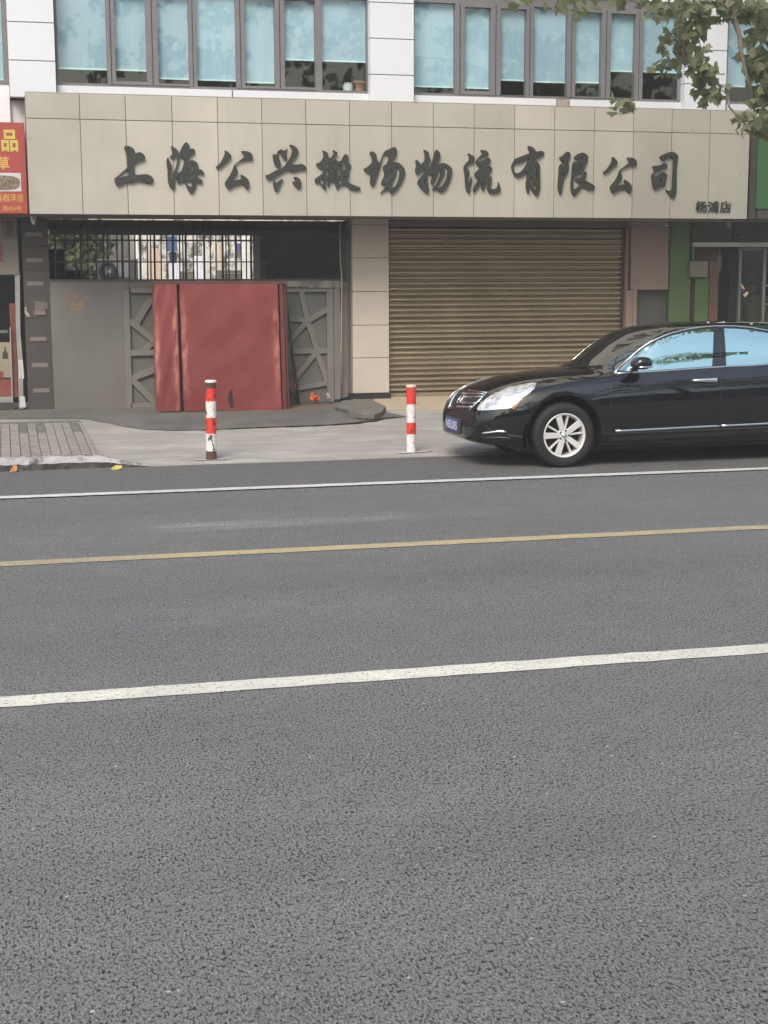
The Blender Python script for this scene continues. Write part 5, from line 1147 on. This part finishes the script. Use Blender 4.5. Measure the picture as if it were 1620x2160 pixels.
gr = decal('grille', [(967,829),(976,827.5),(991,826),(1010,828),(1025,831.5),(1012,846),(993,864),(972,865),(950,863),(956,847)], .004, seal, .004, 5)
trim('grille_surround', [(948.5,862.5),(953,850),(960,837),(967.4,828)], .014, M['chrome'], .010, part=gr, dens=5)
trim('grille_surround', [(1026,831.5),(1012,847),(993,865)], .012, M['chrome'], .010, part=gr, dens=5)
trim('grille_surround', [(990,825),(1008,827),(1027,830)], .009, M['chrome'], .010, part=gr, dens=5)
for a, b in (((974,837.5),(1018,839)), ((971,850),(1006,852)), ((966,858.5),(997,859.5)), ((978,831),(1020,833))):
    trim('grille_bar', [a, b], .0105, M['chrome'], .012, part=gr, dens=5)
mb = MB(); p, nn = hit(974, 843.5); v = []
for k in range(20): q = 2*math.pi*k/20; e = nn.cross(Vector((0, 0, 1))).normalized(); f_ = nn.cross(e); v.append(p+nn*.016+e*(.052*math.cos(q))+f_*(.052*math.sin(q)))
mb.tube(v+[v[0], v[1]], .009, 8, cap=False); e = nn.cross(Vector((0, 0, 1))).normalized(); mb.tube([p+nn*.016-e*.056, p+nn*.016+e*.056], .009, 8); sub(mb, 'badge', M['chrome'], gr, CAR, smooth=True)
trim('fog_lamp_trim', [(1018,913.5),(1034,912),(1050,909.5),(1067,910.5)], .013, M['chrome'], .008, dens=5)
decal('bumper_intake', [(1012,917),(1024,915),(1068,914),(1078,926),(1050,930),(1032,932),(1018,926)], .003, seal, .003, 5)
trim('intake_edge', [(1025,923.5),(1050,922),(1077,924)], .008, mat('blue_grey_plastic', (.05, .06, .075), .25, .3), .006, dens=5)
st = trim('side_moulding', [(1298,909),(1350,906.5),(1400,904),(1450,901.3),(1518,898)], .013, M['chrome'], .006)
trim('side_moulding', [(1521,898),(1570,895.5),(1620,893),(1720,888),(1790,884.5)], .013, M['chrome'], .006)
decal('sill_panel', [(1286,930),(1290,921),(1400,915),(1520,909),(1640,904),(1640,911),(1520,918),(1400,924)], .006, seal, .003, 10)
# panel gaps
for pth in ([(1296,789),(1290.5,815),(1289,850),(1291,885),(1296,910),(1300,930)], [(1519,774),(1520,820),(1520,860),(1519.5,900),(1519,918)], [(1297,788),(1287,781),(1277,775)], [(1096,829),(1140,806),(1200,795),(1270,783)], [(1077,862),(1092,866),(1110,872)]):
    trim('panel_gap', pth, .0032, seal, .0012, 6)
# handles
def handle(x0, x1, ya, yb):
    p, n = hit((x0+x1)/2, (ya+yb)/2); a, _ = hit(x0, ya); b, _ = hit(x1, yb); d = (b-a).normalized(); nn = Vector((0, -1, .12)).normalized(); up = nn.cross(d)
    mb = MB(); m = 14; v = []
    for i in range(m+1):
        s = i/m; q = a.lerp(b, s)+nn*(.010+.030*math.sin(s*math.pi)**.6); hh = .014+.012*s*(1 if s < .97 else .7)
        for k in range(10): w_ = 2*math.pi*k/10; v.append(q+up*(hh*math.cos(w_))+nn*(.010*math.sin(w_)))
    mb.add(v, [(i*10+k, i*10+(k+1) % 10, (i+1)*10+(k+1) % 10, (i+1)*10+k) for i in range(m) for k in range(10)]+[list(range(10)), list(range(m*10, m*10+10))])
    return mb.build('door_handle', M['chrome'], CAR, smooth=True)
handle(1460, 1513, 803, 801.5); handle(1668, 1716, 789, 787.5)
# mirror
mc = at(1353, 766, YC-.97); p0, n0 = hit(1330, 784)
def blob(mb, c, r, nu=24, nv=14, f=None):
    v = []
    for j in range(nv+1):
        a = -math.pi/2+math.pi*j/nv
        for k in range(nu):
            q = 2*math.pi*k/nu; sgn = lambda x, e: math.copysign(abs(x)**e, x)
            x, y, z = sgn(math.cos(a)*math.cos(q), .8)*r[0], sgn(math.cos(a)*math.sin(q), .8)*r[1], sgn(math.sin(a), .8)*r[2]
            if f: x, y, z = f(x, y, z)
            v.append((c[0]+x, c[1]+y, c[2]+z))
    mb.add(v, [(j*nu+k, j*nu+(k+1) % nu, (j+1)*nu+(k+1) % nu, (j+1)*nu+k) for j in range(nv) for k in range(nu)])
mb = MB(); blob(mb, mc, (.105, .095, .066), f=lambda x, y, z: (x*(1+.25*z/.066*(-1 if x < 0 else .1)), y, z)); mm_ = mb.build('wing_mirror', paint, CAR, smooth=True)
mb = MB(); blob(mb, (mc.x+.012, mc.y-.004, mc.z-.036), (.098, .096, .017)); sub(mb, 'mirror_band', M['chrome'], mm_, CAR, smooth=True)
mb = MB(); mb.tube([p0-n0*.02, (mc.x-.05, mc.y+.06, mc.z-.05), (mc.x, mc.y, mc.z-.03)], .022, 10); sub(mb, 'mirror_arm', seal, mm_, CAR, smooth=True)
# number plate
hp = BV.ray_cast(Vector((3, YC, .405)), Vector((1, 0, 0)))[0]; hx = XN-.024
mb = MB(); mb.box(hx, hx+.05, YC-.235, YC+.235, .315, .47); npl = mb.build('number_plate', mat('plate_holder', (.045, .042, .042), .5), CAR, bevel=.006)
mb = MB(); mb.box(hx-.003, hx+.002, YC-.22, YC+.22, .335, .462); sub(mb, 'plate_face', mat('plate_blue', (.035, .06, .26), .35), npl, CAR)
cu = bpy.data.curves.new('x', 'FONT'); cu.body = 'N5U05'; cu.size = 1; cu.extrude = .001; cu.offset = .012; me = curve_to('plate_characters', cu, 0)
xs = [v.co.x for v in me.vertices]; zs = [v.co.z for v in me.vertices]
for v in me.vertices:
    v.co = (hx-.0045+(.001 if v.co.y > 0 else 0), YC+.19-.38*(v.co.x-min(xs))/(max(xs)-min(xs)), .352+.09*(v.co.z-min(zs))/(max(zs)-min(zs)))
place('plate_characters', me, mat('plate_white', (.6, .62, .7), .4), CAR, npl)
mb = MB()
for dy in (-.12, .12): mb.lathe([(0, 0), (.014, 0), (.014, .012), (0, .012)], (hx-.006, YC+dy, .452), 'z', 10)
sub(mb, 'plate_bolt', M['chrome'], npl, CAR)
mb = MB()
for dx, dz in ((.03, .0), (.0, 0)): pass
# wheels
def wheel(wx, sgn, visible=True):
    yo = YC+sgn*.868; s = -sgn     # outer face; s points to the car's middle
    c = Vector((wx, yo, WZ)); R_ = .335
    mb = MB(); pr_ = [(.222, .012), (.235, .0), (.29, -.006), (.318, .006), (R_-.004, .03), (R_, .06), (R_, .17), (R_-.004, .195), (.30, .215), (.222, .2)]
    mb.lathe([(r, s*h) for r, h in pr_], c, 'y', 56, True); wh = mb.build('wheel', M['rubber'], CAR, smooth=True)
    mb = MB(); mb.lathe([(r, s*h) for r, h in [(.224, .008), (.229, .002), (.221, -.002), (.208, .006), (.200, .03), (.198, .19), (.222, .19)]], c, 'y', 56, True)
    def spoke(a, w0, w1, r0, r1, y0, y1):
        d = Vector((math.cos(a), 0, math.sin(a))); n = Vector((-d.z, 0, d.x)); Y = Vector((0, s, 0))
        p = [c+d*r0+n*w0+Y*y0, c+d*r0-n*w0+Y*y0, c+d*r1-n*w1+Y*y1, c+d*r1+n*w1+Y*y1]
        q = [x+Y*.035 for x in p]; mb.add(p+q, [(0, 1, 2, 3), (4, 7, 6, 5), (0, 4, 5, 1), (1, 5, 6, 2), (2, 6, 7, 3), (3, 7, 4, 0)])
    for k in range(5):
        a = math.radians(108+72*k+ (0 if sgn < 0 else 20)); spoke(a, .026, .032, .045, .214, .016, .006); spoke(a-math.radians(30), .008, .0105, .05, .209, .024, .018)
    mb.lathe([(r, s*h) for r, h in [(0, .012), (.03, .012), (.062, .018), (.072, .03), (.06, .07), (0, .07)]], c, 'y', 28)
    ri = mb.build('rim', M['alu'], CAR, bevel=.003); ri.parent = wh
    mb = MB()
    for k in range(5): a = math.radians(72+72*k); mb.lathe([(0, s*.008), (.0095, s*.008), (.0095, s*.03), (0, s*.03)], c+Vector((math.cos(a)*.05, 0, math.sin(a)*.05)), 'y', 10)
    sub(mb, 'wheel_nut', mat('dark_nut', (.05, .045, .04), .5, .5) if 'dark_nut' not in bpy.data.materials else bpy.data.materials['dark_nut'], wh, CAR)
    mb = MB(); mb.lathe([(0, s*.006), (.024, s*.006), (.028, s*.012), (0, s*.014)], c, 'y', 20); sub(mb, 'hub_cap', M['steel'], wh, CAR, smooth=True)
    mb = MB(); mb.lathe([(0, s*.09), (.15, s*.09), (.15, s*.105), (0, s*.105)], c, 'y', 32); mb.lathe([(0, s*.11), (.197, s*.11), (.197, s*.12), (0, s*.12)], c, 'y', 32)
    sub(mb, 'brake_disc', mat('brake_iron', (.022, .018, .014), .6, .3) if 'brake_iron' not in bpy.data.materials else bpy.data.materials['brake_iron'], wh, CAR)
for wx in WX:
    for sgn in (-1, 1): wheel(wx, sgn)
mb = MB()
for x, y in ((1494, 677.5), (1526, 677), (1585, 680.5)):
    p, nn = hit(x, y+3); blob(mb, p+nn*.004, (.016, .01, .006), 8, 5)
tag(mb.build('bird_droppings', mat('white_dropping', (.55, .56, .52), .8)), 'few small white bird droppings on the black car roof', 'droppings', kind='stuff')

# ------------------------------------------------------------------ overhanging plane tree, trunk outside the picture
TR = thing('plane_tree', 'plane tree hanging its lobed leaves over the end of the beige sign', 'tree', (13.2, 16.6, .05))
mb = MB()
mb.tube([(13.2, 16.6, 0), (13.15, 16.6, 1.2), (13.2, 16.5, 3.0), (13.0, 16.4, 4.6)], .24, 14, .19)
mb.tube([(13.0, 16.4, 4.5), (13.3, 16.8, 6.5), (13.1, 17.0, 9.0)], .16, 10, .08)
mb.build('trunk', bark, TR, smooth=True)
mb = MB()
A = lambda x, y, Y: tuple(at(x, y, Y))
def limb(pts, r, r2): mb.tube([p if isinstance(p, tuple) and len(p) == 3 and False else p for p in pts], r, 8, r2)
def L_(*p): return [A(*q) for q in p]
limb([(13.0, 16.4, 4.6), (12.0, 16.2, 5.9)] + L_((1700, -160, 16.1), (1610, -70, 16.0), (1548, -10, 16.0)), .10, .055)
limb(L_((1530, -30, 16.0), (1541, 22, 16.0), (1552, 50, 16.0), (1560, 75, 16.0), (1563, 108, 16.05), (1575, 160, 16.1), (1592, 215, 16.1)), .042, .014)
limb(L_((1548, -10, 16.0), (1490, 20, 16.2), (1450, 60, 16.3), (1440, 110, 16.4), (1480, 160, 16.4), (1510, 190, 16.4)), .03, .008)
limb(L_((1535, 195, 16.2), (1538, 226, 16.2), (1552, 240, 16.2), (1570, 253, 16.2), (1600, 262, 16.2)), .016, .007)
limb(L_((1490, 20, 16.2), (1380, -25, 16.4), (1250, -40, 16.6), (1110, -45, 16.7)), .028, .008)
limb([(13.0, 16.4, 4.6), (11.2, 15.2, 6.6), (8.5, 14.4, 7.6), (6.5, 14.2, 8.0)], .09, .03)
limb([(13.1, 16.7, 5.5), (14.6, 15.2, 7.6), (16, 14.6, 8.6)], .09, .03)
mb.build('branch', bark, TR, smooth=True)
mb = MB()
def cl(x, y, Y, r, n, size=.135): leaves(mb, at(x, y, Y), (r*Y/F, .35, r*Y/F*.9), n, size)
for x, y, Y, r, n in ((1410, 15, 16.4, 34, 26), (1450, 20, 16.3, 38, 42), (1490, 10, 16.2, 38, 44), (1440, 70, 16.4, 36, 46), (1466, 62, 16.5, 26, 26), (1425, 100, 16.9, 36, 34), (1455, 115, 16.4, 30, 40), (1400, 145, 17.2, 26, 16), (1475, 150, 16.4, 26, 30),
                    (1490, 178, 16.4, 28, 34), (1515, 190, 16.4, 18, 12), (1500, 200, 16.4, 18, 12), (1540, 10, 16.0, 30, 30), (1575, 5, 16.0, 40, 50), (1610, 30, 16.0, 40, 56), (1600, 80, 16.1, 36, 50), (1595, 130, 16.1, 34, 44), (1615, 130, 16.0, 34, 44), (1610, 180, 16.0, 30, 40), (1608, 215, 16.1, 24, 26),
                    (1590, 250, 16.1, 22, 22), (1580, 270, 16.1, 16, 12), (1605, 265, 16.0, 22, 22), (1640, 150, 16.0, 60, 90), (1660, 40, 16.0, 60, 90), (1640, 260, 16.0, 36, 36), (1700, 200, 16.2, 70, 90),
                    (1300, 216, 16.9, 24, 12), (1318, 218, 16.9, 14, 8), (1100, -4, 16.6, 24, 12), (1180, 0, 16.6, 30, 16), (1200, 22, 16.6, 16, 7), (1250, -10, 16.6, 36, 26), (1320, -12, 16.5, 36, 30), (1370, 0, 16.5, 30, 22), (1385, 30, 16.9, 18, 8)):
    cl(x, y, Y, r, max(6, int(n*.85)), .125)
for i in range(70):
    c = Vector((rnd.gauss(11.5, 2.6), rnd.gauss(15.4, 1.5), rnd.uniform(6.4, 9.8)))
    if c.y > 18.0 or (c.x < 10.2 and c.z < 6.9): continue
    leaves(mb, c, (.7, .7, .5), 44, .16)
for i in range(26):
    leaves(mb, (rnd.gauss(9.5, 2.2), rnd.gauss(9.6, 1.1), rnd.gauss(9.6, .5)), (.7, .7, .4), 40, .16)
mb.build('crown', LM, TR)

# ------------------------------------------------------------------ across the street, seen in the reflections
OB = thing('opposite_building', 'long plain grey building across the street', 'building', (5, -17, 0))
mb = MB(); mb.box(-30, 45, -22, -17, 0, 6.5); mb.build('wall', mat('grey_render', (.32, .31, .29), .9, var=.1), OB)
mb = MB()
for k in range(18): mb.box(-29+4.1*k, -27+4.1*k, -17.02, -16.97, 1.0, 2.7); mb.box(-29+4.1*k, -27+4.1*k, -17.02, -16.97, 4.0, 5.6)
mb.build('window', M['win_frame'], OB)
def far_tree(x, y, h, lab):
    o = thing('street_tree', lab, 'tree', (x, y, 0), 'plane trees across the street')
    mb = MB(); mb.tube([(x, y, 0), (x+.1, y, 2.2), (x-.1, y+.1, h*.55)], .2, 10, .12)
    for k in range(6):
        a = k*1.05; mb.tube([(x, y, 2.4+.3*k), (x+1.2*math.cos(a), y+1.2*math.sin(a), 3.9+.4*k), (x+2.4*math.cos(a), y+2.2*math.sin(a), 4.9+.5*k)], .07, 6, .02)
    mb.build('trunk', bark, o, smooth=True)
    mb = MB()
    for k in range(46):
        q = Vector((rnd.gauss(0, 1.6), rnd.gauss(0, 1.4), rnd.uniform(-1.0, 1)*h*.26)); leaves(mb, Vector((x, y, h*.66))+q, (.7, .7, .5), 34, .26)
    mb.build('crown', LM, o)
for i, (x, y, h) in enumerate(((-8.5, -6.5, 10.0), (-1.0, -7.2, 11.0), (5.5, -6.0, 13.0), (11.2, -6.2, 14.5), (16.2, -5.8, 16.5), (20.4, -6.2, 16))):
    far_tree(x, y, h, 'leafy plane tree on the far kerb across the street')

# ------------------------------------------------------------------ air volume added to lift the darks like a lens veil
mb = MB(); mb.box(-140, 150, -80, 80, -1.2, 17.5); hz = mb.build('veil_haze', bpy.data.materials.new('veil_air')); hz['kind'] = 'stuff'
hm = hz.data.materials[0]; hm.use_nodes = True; ht = hm.node_tree; ht.nodes.remove(ht.nodes['Principled BSDF'])
pvn = ht.nodes.new('ShaderNodeVolumePrincipled'); pvn.inputs['Color'].default_value = (.95, .95, .93, 1); pvn.inputs['Density'].default_value = .0032; pvn.inputs['Anisotropy'].default_value = .2
ht.links.new(pvn.outputs[0], ht.nodes['Material Output'].inputs['Volume'])
